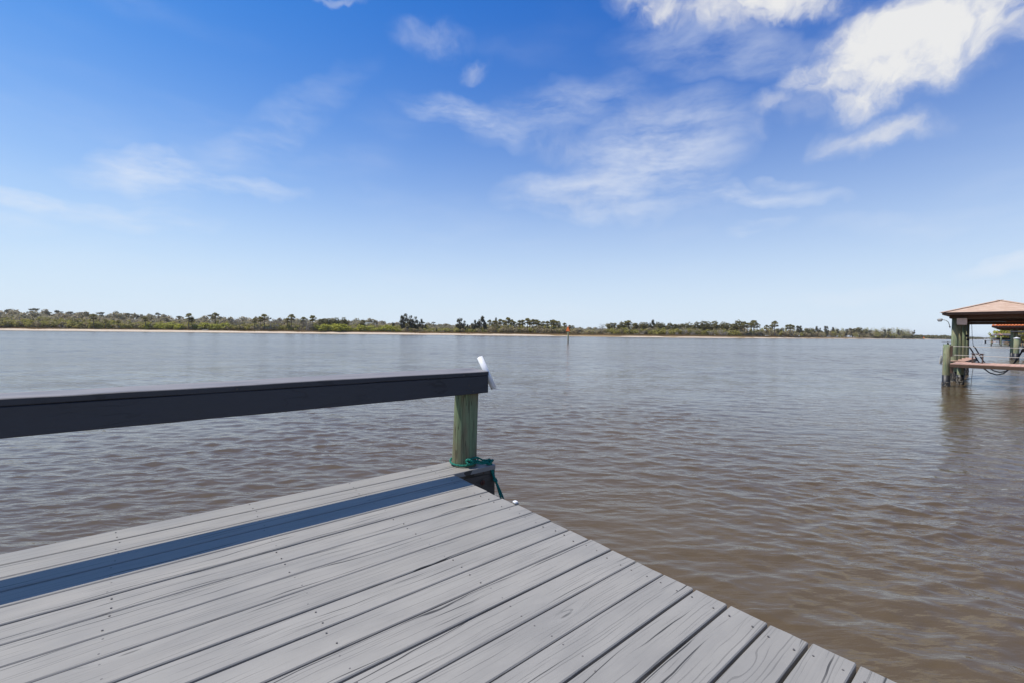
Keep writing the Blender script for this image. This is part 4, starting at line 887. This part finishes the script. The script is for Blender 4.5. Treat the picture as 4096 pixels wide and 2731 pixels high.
# ------------------------------------------------------------------ the neighbours' docks
def pile_into(T, u, v, top, r=.135, wrap=.5, crust=.22, mat_='pile_far', bot=-1.2, n=18, label=None):
    random.seed(int(u * 100 + v * 37))
    p = T.part('pile', MB().tube([(u, v, bot), (u, v, 0), (u, v, top * .5), (u, v, top)], [r*1.04, r*1.02, r, r*.95], n, jit=.03), M[mat_], smooth=True, label=label)
    if wrap: T.part('wrap', MB().tube([(u, v, bot*.5), (u, v, wrap)], r * 1.07, n), M['wrap'], parent=p, smooth=True)
    if crust:
        c = MB(); k = 7
        c.tube([(u, v, -.25 + (crust + .25) * i / (k-1)) for i in range(k)], [r * (1.16 - .012 * i) for i in range(k)], 16, jit=.16); T.part('oyster_crust', c, M['oyster'], parent=p)
    return p
def hip_roof(u0, u1, v0, v1, ze, pitch, over_ridge=True):
    """closed hip roof; returns top faces and soffit"""
    h = (v1 - v0) / 2; vm = (v0 + v1) / 2; zr = ze + h * pitch; a, b = u0 + h, u1 - h
    if b < a: a = b = (u0 + u1) / 2
    V = [(u0,v0,ze),(u1,v0,ze),(u1,v1,ze),(u0,v1,ze),(a,vm,zr),(b,vm,zr)]
    top = MB().add(V, [(0,1,5,4),(1,2,5),(2,3,4,5),(3,0,4)])
    return top, zr
def frame_ring(u0, u1, v0, v1, z0, z1, t):
    """four boards set round a rectangle, butted at the corners"""
    return [MB().cbox(u0, u0+t, v0, v1, z0, z1, .004), MB().cbox(u1-t, u1, v0, v1, z0, z1, .004), MB().cbox(u0+t, u1-t, v0, v0+t, z0, z1, .004), MB().cbox(u0+t, u1-t, v1-t, v1, z0, z1, .004)]

def build_boathouse():
    T = Thing('boathouse', 'open boathouse with tan shingled hip roof on round green piles', 'boathouse', (30.8, 2.7, 0))
    for u, v in ((30.8,2.66),(32.8,2.69),(35.0,2.72),(37.3,2.75)): pile_into(T, u, v, 3.085, crust=.42)
    for u in (30.8, 35.0, 37.3): pile_into(T, u, -.22, 3.085, crust=.42)
    for m in frame_ring(30.56, 37.5, -.42, 2.86, 3.09, 3.235, .06): T.part('header_beam', m, M['brown_wood'])
    for m in frame_ring(30.64, 37.42, -.34, 2.78, 2.93, 3.085, .05)[1:2]: T.part('header_beam', m, M['brown_wood'])
    roof, zr = hip_roof(29.70, 38.3, -.60, 3.05, 3.35, .335); r = T.part('roof', roof, M['shingle'])
    T.part('soffit', MB().box(29.75, 38.25, -.55, 3.0, 3.238, 3.25), M['brown_wood'], parent=r)
    for m in frame_ring(29.72, 38.28, -.58, 3.03, 3.232, 3.312, .03): T.part('fascia', m, M['brown_wood'], parent=r)
    for m in frame_ring(29.69, 38.31, -.61, 3.06, 3.314, 3.349, .04): T.part('drip_edge', m, M['trim'], parent=r)
    # ridge and hip caps
    vm, z = 1.225, zr
    for p, q in (((29.70,3.05,3.355),(31.525,vm,z+.006)),((29.70,-.60,3.355),(31.525,vm,z+.006)),((31.525,vm,z+.006),(36.475,vm,z+.006)),((38.3,3.05,3.355),(36.475,vm,z+.006))):
        T.part('ridge_cap', MB().beam(p, q, .22, .018), M['shingle'], parent=r)
    # ledge along the piles
    me = MB().cbox(-.068, .068, -.30, .30, -.03, 0, .004).mesh('plank', M['plank_tan'])
    for i in range(44): T.part('plank', me, None, loc=(30.4 + i*.142 - 30.8, 2.55 - 2.7 + (.0 if i < 10 else -.0), 1.05))
    T.part('ledge_beam', MB().cbox(30.35, 36.6, 2.22, 2.27, .86, 1.015), M['brown_wood'])
    # boat lift
    B = Thing('boat_lift', 'boat lift of black slings and cables hanging under the shingled roof', 'boat lift', (33.5, 1.3, 0))
    mb = B.part('motor_box', MB().cbox(30.28, 30.54, 2.23, 2.56, 2.77, 3.07, .012), M['cream'], label='cream painted motor box under the roof beam')
    B.part('lid', MB().cbox(30.265, 30.278, 2.22, 2.57, 2.84, 3.08, .004), M['cream'], parent=mb)
    path = [(2.38,1.72),(2.29,1.60),(2.02,.98),(1.80,.60),(1.58,.38),(1.33,.30),(1.12,.38),(.94,.59),(.76,.95),(.48,1.66),(.22,2.30)]
    for uu in (33.5, 36.2):
        s = MB(); W2 = .11
        for (a, za), (b, zb) in zip(path, path[1:]): s.beam((uu, a, za), (uu, b, zb), .11, .05)
        B.part('sling', s, M['strap'])
        for c, (v, zt) in ((path[0], (2.47, 3.06)), (path[-1], (.12, 3.06))):
            B.part('cable', MB().tube([(uu, c[0], c[1]), (uu, (c[0]*.4 + v*.6), 2.25), (uu, v, zt)], .011, 5), M['strap'])
    for (v, z, uu) in ((2.445, 2.25, 33.5), (2.40, 2.06, 33.42)):
        B.part('pulley', MB().tube([(uu-.02, v, z), (uu+.02, v, z)], [.062,.062], 14), M['strap'])
    B.part('cable', MB().tube([(33.42,2.36,1.75),(33.42,2.40,2.06),(33.42,2.42,3.06)], .009, 5), M['strap'])
    # lamp on the first pile
    Lm = Thing('dock_lamp', 'small curved arm lamp on the first tall boathouse pile', 'lamp', (30.8, 2.83, 2.6))
    Lm.part('arm', MB().tube([(30.72,2.83,2.60),(30.70,2.86,2.78),(30.69,2.90,2.91),(30.68,2.97,2.99),(30.67,3.05,3.02),(30.66,3.14,3.02)], .014, 8), M['dullmetal'], smooth=True)
    Lm.part('bracket', MB().cbox(30.66, 30.74, 2.81, 2.87, 2.66, 2.70, .006), M['strap'])
    h = Lm.part('head', MB().tube([(30.66,3.11,3.03),(30.66,3.14,3.055),(30.66,3.25,3.055),(30.66,3.275,3.03),(30.66,3.275,3.0),(30.66,3.12,3.0)], .035, 8).cbox(30.60, 30.72, 3.12, 3.275, 2.995, 3.05, .012), M['dullmetal'])
    Lm.part('lens', MB().cbox(30.61, 30.71, 3.14, 3.268, 2.935, 2.994, .015), M['glass'], parent=h)
build_boathouse()

def build_walkway():
    T = Thing('boat_dock', 'narrow tan plank walkway with cable railing in front of the boathouse', 'dock', (28.2, 0, 0))
    me = MB().cbox(-1.19, 1.19, -.0685, .0685, -.03, 0, .004).mesh('plank', M['plank_tan'])
    for i in range(36): T.part('plank', me, None, loc=(0, 2.39 - i * .143, 1.04 + .002 * ((i * 7) % 3 - 1)))
    T.part('fascia', MB().cbox(26.96, 27.005, -2.7, 2.47, .875, 1.006, .005), M['brown_wood'])
    T.part('fascia', MB().cbox(29.395, 29.44, -2.7, 2.47, .875, 1.006, .005), M['brown_wood'])
    T.part('fascia', MB().cbox(27.01, 29.39, 2.43, 2.47, .875, 1.004, .005), M['brown_wood'])
    for uu in (27.8, 28.6): T.part('stringer', MB().cbox(uu-.03, uu+.03, -2.7, 2.42, .86, 1.004), M['brown_wood'])
    pile_into(T, 27.42, 2.61, 1.86, wrap=.5, crust=.20, r=.128, label='pale green pile wrapped in black at the waterline')
    pile_into(T, 27.42, -2.62, 1.86, r=.128); pile_into(T, 29.1, 2.30, .86, r=.12, wrap=.45, crust=.35); pile_into(T, 29.1, -2.3, .86, r=.12)
    for z0, z1 in ((1.78, 1.76), (1.40, 1.385)):
        T.part('cable', MB().tube([(27.36, 2.50, z0), (27.36, .0, (z0+z1)/2 - .02), (27.36, -2.5, z1)], .0125, 6), M['cable'])
    T.part('cleat', MB().cbox(27.30, 27.42, 2.42, 2.49, 1.33, 1.80, .006), M['brown_wood'])
    T.part('hanger', MB().cbox(27.05, 27.2, 2.36, 2.46, .62, .872, .006), M['brown_wood'])
    T.part('hanging_line', MB().tube([(27.6,1.80,.87),(27.6,1.83,.5),(27.6,1.85,.02)], .008, 5), M['joist'])
    G = Thing('gauge_strip', 'thin white strip fixed to the side of the black wrapped pile', 'strip', (27.38, 2.75, 1.42))
    G.part('strip', MB().cbox(27.33, 27.40, 2.742, 2.758, 1.42, 1.77, .003), M['whitecap'])
    G = Thing('post_light', 'flat dark plate on a short black stem on the pile top', 'post light', (27.42, 2.60, 1.86))
    G.part('stem', MB().tube([(27.42,2.58,1.86),(27.42,2.58,1.92)], .035, 10), M['wrap'], smooth=True)
    G.part('plate', MB().cbox(27.30, 27.54, 2.50, 2.78, 1.955, 1.972, .004), M['trim']); G.part('stalk', MB().tube([(27.42,2.58,1.92),(27.42,2.60,1.956)], .012, 6), M['wrap'])
    Ld = Thing('dock_ladder', 'folded metal boarding ladder hanging off the walkway end', 'ladder', (27.7, 2.72, 1.0))
    for uu in (27.55, 27.92):
        Ld.part('handrail', MB().tube([(uu,2.62,1.36),(uu,2.68,1.36),(uu,2.74,1.33),(uu,2.775,1.26),(uu,2.80,1.12),(uu,2.825,.98),(uu,2.80,.955),(uu,2.68,1.01),(uu,2.60,1.02)], .017, 8), M['metal'], smooth=True)
        Ld.part('stile', MB().tube([(uu,2.805,1.36),(uu,2.85,.99)], .016, 6), M['cable'])
    for t in (.1, .4, .7, .95): Ld.part('rung', MB().tube([(27.55,2.805+.045*t,1.36-.37*t),(27.92,2.805+.045*t,1.36-.37*t)], .013, 6), M['cable'])
    Bn = Thing('bench', 'small dark framed bench with a white rope handle on the walkway', 'bench', (28.55, 1.74, 1.04))
    Bn.part('seat', MB().cbox(28.40, 28.78, 1.53, 1.94, 1.445, 1.472, .004), M['darkbrown'])
    Bn.part('apron', MB().cbox(28.43, 28.75, 1.57, 1.90, 1.405, 1.444, .003), M['darkbrown'])
    for a in (28.43, 28.75):
        for b in (1.58, 1.89): Bn.part('leg', MB().beam((a, b, 1.042), (a, b, 1.404), .032, .032), M['darkbrown'])
    Bn.part('stretcher', MB().beam((28.43,1.60,1.07),(28.43,1.87,1.07), .02, .03), M['darkbrown'])
    Bn.part('rope_handle', MB().tube([(28.385,1.80,1.45),(28.375,1.78,1.425),(28.375,1.73,1.412),(28.375,1.68,1.425),(28.385,1.66,1.45)], .008, 6), M['rope_w'])
build_walkway()

def build_tile_boathouse():
    T = Thing('boathouse', 'boathouse with bright orange barrel tile roof behind the shingled one', 'boathouse', (70.5, 1.7, 0))
    u0, u1, v0, v1, ze, pt = 69.9, 82.0, -3.6, 3.27, 3.46, .42; h = (v1 - v0) / 2; vm = (v0 + v1) / 2
    roof, zr = hip_roof(u0, u1, v0, v1, ze, pt); rf = T.part('roof', roof, M['tile_or'])
    # barrel tiles: one half round for each tile, course over course, on the side that faces the river view
    me = MB(); n = 6
    for i in range(n + 1):
        a = math.pi * i / n; me.v += [(-.03, -.11 * math.cos(a), .075 * math.sin(a) + .02), (.36, -.10 * math.cos(a), .065 * math.sin(a))]
    for i in range(n): me.f.append((2*i, 2*i+2, 2*i+3, 2*i+1)); me.mi.append(0)
    me.f.append(tuple(2*i for i in range(n+1))); me.mi.append(0)
    me = me.mesh('tile', M['tile_or'], smooth=True); rng = random.Random(2); sl = math.hypot(1, pt)
    for c in range(10):
        d = c * .34 / sl; half = h - d
        for k in range(int(2 * half / .23)):
            vv = v1 - d - .12 - k * .23
            if vv < -.9: break
            o = T.part('tile', me, None, parent=rf, loc=(u0 + d - 70.5, vv - 1.7 + rng.uniform(-.01,.01), ze + d * pt + .01)); o.rotation_euler = (0, -math.atan(pt), 0)
    for m in frame_ring(u0, u1, v0, v1, ze - .12, ze - .002, .05): T.part('fascia', m, M['trim'], parent=rf)
    for m in frame_ring(70.8, 81.2, v0 + .3, v1 - .3, ze - .29, ze - .125, .08): T.part('header_beam', m, M['brown_wood'])
    for u, v in ((71.0, 1.80), (71.2, 1.55), (80.5, 1.8), (71.0, -2.9)): pile_into(T, u, v, 3.16, r=.15, wrap=.75, crust=.25)
    T.part('lift_beam', MB().cbox(70.6, 70.8, -3.0, 2.0, 2.86, 2.98, .01), M['dullmetal']); T.part('lift_beam', MB().cbox(80.0, 80.2, -3.0, 2.0, 2.86, 2.98, .01), M['dullmetal'])
    T.part('deck', MB().cbox(69.5, 80, -6, 1.15, 1.0, 1.06, .01), M['plank_tan']); T.part('fascia', MB().cbox(69.44, 69.49, -6, 1.16, .84, 1.05, .01), M['brown_wood'])
    for v in (1.05, -.4, -1.8): T.part('rail_post', MB().beam((69.6, v, 1.06), (69.6, v, 1.80), .07, .07), M['dullmetal'])
    for z in (1.78, 1.42): T.part('rail_bar', MB().beam((69.6, 1.0, z), (69.6, -4, z), .05, .05), M['dullmetal'])
    P = Thing('mooring_pile', 'thick green pile with a white cone cap before the tile roof', 'pile', (69.2, 1.46, 0))
    p = pile_into(P, 69.2, 1.46, 2.18, r=.215, wrap=.72, crust=.22)
    P.part('cone_cap', MB().tube([(69.2,1.46,2.17),(69.2,1.46,2.22),(69.2,1.46,2.31)], [.235,.235,.03], 16), M['whitecap'], parent=p)
build_tile_boathouse()

def build_dark_boathouse():
    T = Thing('boathouse', 'distant boathouse with dark tile hip roof on short green piles', 'boathouse', (223, 8, 0))
    Lc, Nc, Rc, Fc = (225.6, 11.0), (222.0, 7.9), (226.4, 3.2), (230.0, 6.3); ze = 3.45; a1 = (225.0, 8.75, 4.05); a2 = (227.0, 6.7, 4.05)
    q = [(*p, ze) for p in (Lc, Nc, Rc, Fc)]
    r = T.part('roof', MB().add(q + [a1, a2], [(0,1,4),(1,2,5,4),(2,3,5),(3,0,4,5),(3,2,1,0)]), M['tile_dk'])
    fs = MB()
    for a, b in ((0,1),(1,2),(2,3),(3,0)): T.part('fascia', MB().beam((*q[a][:2], ze-.1), (*q[b][:2], ze-.1), .08, .2), M['trim'], parent=r)
    T.part('hip_cap', MB().beam((*Nc, ze+.03), (a1[0], a1[1], a1[2]+.03), .25, .08), M['tile_pk'], parent=r)
    for (u, v) in ((225.3, 10.5), (222.6, 8.15), (226.1, 4.0), (229.3, 6.4), (224.3, 5.9)): pile_into(T, u, v, 3.3, r=.17, wrap=.55, crust=0, n=10)
    T.part('deck', MB().add([(225.6,10.9,1.1),(223.9,9.4,1.1),(227.5,6.0,1.1),(229.2,7.5,1.1),(225.6,10.9,1.25),(223.9,9.4,1.25),(227.5,6.0,1.25),(229.2,7.5,1.25)],[(3,2,1,0),(4,5,6,7),(0,1,5,4),(1,2,6,5),(2,3,7,6),(3,0,4,7)]), M['plank_tan'])
    for z in (.78,): T.part('lift_beam', MB().beam((223.6,9.0,z),(226.9,4.2,z), .12, .14), M['cable'])
    for t in (.1,.35,.6,.85): T.part('lift_post', MB().beam((223.6+3.3*t,9.0-4.8*t,.2),(223.6+3.3*t,9.0-4.8*t,.72), .14, .14), M['greypole'])
    def hull(name, label, cat, c, ang, L, Wd, H, m1, cover=None):
        Bt = Thing(name, label, cat, c); ca, sa = math.cos(ang), math.sin(ang); m = MB(); n = 9; k = 5
        for i in range(n):
            t = i / (n-1) * 2 - 1; w = Wd/2 * (1 - abs(t)**2.6) + .02; z0 = H * (.12 + .5 * max(0, t)**3 + .5 * max(0, -t)**4)
            for j in range(k):
                s = (j/(k-1))*2 - 1; x = t*L/2; y = s*w; z = z0 + (H - z0) * abs(s)**1.6; m.v.append((c[0] + x*ca - y*sa, c[1] + x*sa + y*ca, c[2] + z))
        for i in range(n-1):
            for j in range(k-1): m.f.append((i*k+j, (i+1)*k+j, (i+1)*k+j+1, i*k+j+1)); m.mi.append(0)
        Bt.part('hull', m, m1, smooth=True); d = MB()
        for i in range(n):
            for s in (-1, -.4, .4, 1):
                p0, p1 = m.v[i*k], m.v[i*k+k-1]; f = (s+1)/2; t = i/(n-1)*2-1; d.v.append((p0[0]*(1-f)+p1[0]*f, p0[1]*(1-f)+p1[1]*f, p0[2]-.01 + (cover[1] * (1 - t*t*.6) * (1 - s*s) if cover else .0)))
        for i in range(n-1):
            for j in range(3): d.f.append((i*4+j, (i+1)*4+j, (i+1)*4+j+1, i*4+j+1)); d.mi.append(0)
        Bt.part('cover' if cover else 'deck_shell', d, cover[0] if cover else m1, smooth=True)
        return Bt
    a = math.atan2(-3.4, 2.6)
    hull('motor_boat', 'white motor boat under a dark cover in the distant boathouse', 'boat', (226.0, 7.9, 1.5), a, 6.2, 2.0, .5, M['whiteboat'], (M['navy'], .75))
    k = hull('kayak', 'blue and white kayak stored along the distant boathouse edge', 'kayak', (223.7, 6.75, 1.36), math.atan2(-2.2, 1.5), 3.4, .75, .40, M['blue'])
    k.part('bow', MB().tube([(222.82,8.06,1.58),(222.95,7.87,1.55),(223.2,7.48,1.53)], [.1,.2,.30], 8), M['whiteboat'], smooth=True, label='white bow end')
    D = Thing('boat_dock', 'farthest pale dock with white railings, beyond the dark roofed boathouse', 'dock', (331, 17, 0))
    D.part('deck', MB().cbox(329, 335, 12, 18.0, 1.25, 1.45, .02), M['greypole'])
    for v in (17.8, 16.5, 15.2, 14.0): D.part('rail_post', MB().beam((329.2,v,1.45),(329.2,v,2.5), .14, .14), M['whitecap'])
    for z in (2.45, 1.95): D.part('rail_bar', MB().beam((329.2,17.9,z),(329.2,12,z), .12, .14), M['whitecap'])
    for u, v in ((329.5,17.5),(329.5,15.0),(333,17.5),(329.5,12.5)): D.part('pile', MB().tube([(u,v,-1),(u,v,1.25)], .2, 8), M['greypole'])
    D.part('ladder', MB().beam((328.8,17.9,1.3),(328.5,18.0,0.0), .1, .5), M['whitecap'])
    D.part('roof', MB().add([(328.6,18.4,2.95),(328.6,11.5,2.95),(336,11.5,2.95),(336,18.4,2.95),(332,15,3.5)],[(0,1,4),(1,2,4),(2,3,4),(3,0,4),(3,2,1,0)]), M['tile_dk']) if False else None
build_dark_boathouse()

# ------------------------------------------------------------------ channel markers
def marker(x, y, s, label, ztop=3.97, two=True):
    T = Thing('channel_marker', label, 'marker', (x, y, 0), rz=math.atan2(-x, y) + .06)
    p = T.part('pole', MB().tube([(0,0,-2),(0,0,.62),(0,0,ztop-.1)], [.17*s,.17*s,.155*s], 16), M['pile_far'], smooth=True)
    T.part('wet_foot', MB().tube([(0,0,-1),(0,0,.62)], .176*s, 16), M['greypole'], parent=p, smooth=True)
    def board(yo, rz, nm):
        b, t, w, th = ztop - 1.22*s, ztop + .02, .54*s, .025; c, q = math.cos(rz), math.sin(rz)
        def tri(k, off, d):
            V = [(-w*k, -d), (w*k, -d), (w*.04, -d), (-w*.04, -d)]; zz = [b + (1-k)*.42*s*.9, b + (1-k)*.42*s*.9, t - (1-k)*.55*s, t - (1-k)*.55*s]
            P = [(X*c - (Y+yo)*q, X*q + (Y+yo)*c, z) for (X, Y), z in zip(V, zz)]; Q = [(X*c - (Y+yo+th)*q, X*q + (Y+yo+th)*c, z) for (X, Y), z in zip(V, zz)]
            return MB().add(P + Q, [(0,1,2,3),(7,6,5,4),(0,4,5,1),(1,5,6,2),(2,6,7,3),(3,7,4,0)])
        o = T.part(nm, tri(1.0, 0, 0), M['board_rd']); T.part('reflective_face', tri(.84, 0, .008), M['board_or'], parent=o)
        if yo < 0:
            zc = b + .40*s; E = [(.045*s*math.cos(a), .13*s*math.sin(a)) for a in np.linspace(0, 6.283, 13)[:-1]]
            T.part('number', MB().add([(X*c - (-.018+yo)*q, X*q + (-.018+yo)*c, zc+Z) for X, Z in E], [tuple(range(12))]), M['board_rd'], parent=o)
    board(-.20*s, -.55, 'board')
    if two: board(-.20*s, math.pi - 1.2, 'board')
marker(13.48, 106.1, 1.0, 'red orange triangular channel marker on a green stained pole')
marker(616, 660, 1.9, 'tiny far channel marker with an orange board before the distant shore', 4.4, False)

# ------------------------------------------------------------------ our own bank, seen past the docks
def build_bank():
    m = MB(); line = [(236,1.5),(262,5.5),(300,9.5),(360,12.5),(450,15),(600,18),(900,22),(1500,26),(2600,30)]
    for u, v in line:
        for d, z in ((0,-.6),(0.4,.7),(6,1.2),(60,2.0),(400,3.0)): p = W(u + d*.02, v - d, z); m.v.append(tuple(p))
    for i in range(len(line)-1):
        for j in range(4): m.f.append((i*5+j, i*5+j+1, (i+1)*5+j+1, (i+1)*5+j)); m.mi.append(0)
    tag(link(bpy.data.objects.new('near_bank', m.mesh('near_bank', M['drygrass']))), 'green bank with houses behind the row of docks', 'bank', kind='structure')
    def house(u, v, w, d, hw, rise, wall, roof, label):
        T = Thing('house', label, 'house', (u, v, 1.2)); z0 = 1.0; z1 = 1.2 + hw
        T.part('wall', MB().box(u, u+d, v-w, v, z0, z1), wall)
        rf, zr = hip_roof(u-.7, u+d+.7, v-w-.7, v+.7, z1+.02, rise); r = T.part('roof', rf, roof)
        for m in frame_ring(u-.7, u+d+.7, v-w-.7, v+.7, z1-.22, z1+.018, .08): T.part('fascia', m, M['trim'], parent=r)
        for k in range(int(w // 3)):
            vv = v - 1.2 - k * 3; f = T.part('window', MB().box(u-.05, u-.002, vv-1.3, vv, z0+1.2, z0+2.6), M['whitecap']); T.part('pane', MB().box(u-.07, u-.052, vv-1.2, vv-.1, z0+1.3, z0+2.5), M['window'], parent=f)
        c = T.part('chimney', MB().box(u+d*.5, u+d*.5+.9, v-w*.35, v-w*.35+.9, z1, z1 + 3.2), wall, parent=r); T.part('chimney_cap', MB().box(u+d*.5-.15, u+d*.5+1.05, v-w*.35-.15, v-w*.35+1.05, z1+3.2, z1+3.4), M['tile_pk'], parent=r)
    house(252, 3.0, 14, 10, 4.4, .30, M['stucco'], M['tile_dk'], 'cream stuccoed house under the eave of the orange tile roof')
    house(330, 8.6, 9, 12, 2.6, .32, M['stucco'], M['tile_pk'], 'terracotta roofed house on the bank behind the dark boathouse')
    house(420, 13.0, 10, 12, 2.8, .32, M['stucco'], M['tile_pk'], 'farther terracotta roofed house on the same bank')
    def t(kind, u, v, h, w, label, group=None):
        p = W(u, v); plant(kind, 0, 0, h, label, group, w, x=p.x, y=p.y, z=1.2)
    for u, v, h, w in ((268, 5.2, 4.6, 1.1), (275, 4.2, 5, 1.1), (246, 1.8, 4.0, 1.2)): t('shrub', u, v, h, w, 'green shrub on the bank beside the cream house, %s along the bank' % {268: 'second', 275: 'third', 246: 'first'}[u], 'bank shrubs by the cream house')
    for u, v, h, w in ((345, 9.6, 6.4, 1.2), (352, 8.4, 7.0, 1.2), (300, 7.4, 5.2, 1.2)): t('bright_shrub', u, v, h, w, 'leafy green tree before the terracotta roofs on the bank, %s along it' % {345: 'second', 352: 'third', 300: 'first'}[u], 'bank trees before the terracotta roofs')
    for u, v, h in ((362, 9.0, 10.5), (470, 13.6, 9.5)): t('oak', u, v, h, 1.0, 'dark tree crown over the terracotta roofs, %s one' % ('nearer' if u < 400 else 'farther'), 'dark trees over the bank roofs')
    t('oak', 262, 2.0, 8.0, 1.0, 'dark tree close beside the cream house on the bank')
build_bank()

# ------------------------------------------------------------------ humid air over the river
def build_haze():
    m = bpy.data.materials.new('haze_air'); m.use_nodes = True; t = NT(m.node_tree); t.n.clear()
    v = t.new('ShaderNodeVolumePrincipled', {'Color': (.95, .97, 1.0), 'Density': HAZE_D, 'Anisotropy': .2})
    t.new('ShaderNodeOutputMaterial', {'Volume': v.outputs[0]})
    o = link(bpy.data.objects.new('haze', MB().box(-9300, 9300, -9300, 9300, -3.0, 34).mesh('haze', m))); tag(o, 'pale humid air over the river', 'haze', kind='stuff')
HAZE_D = .00006
build_haze()
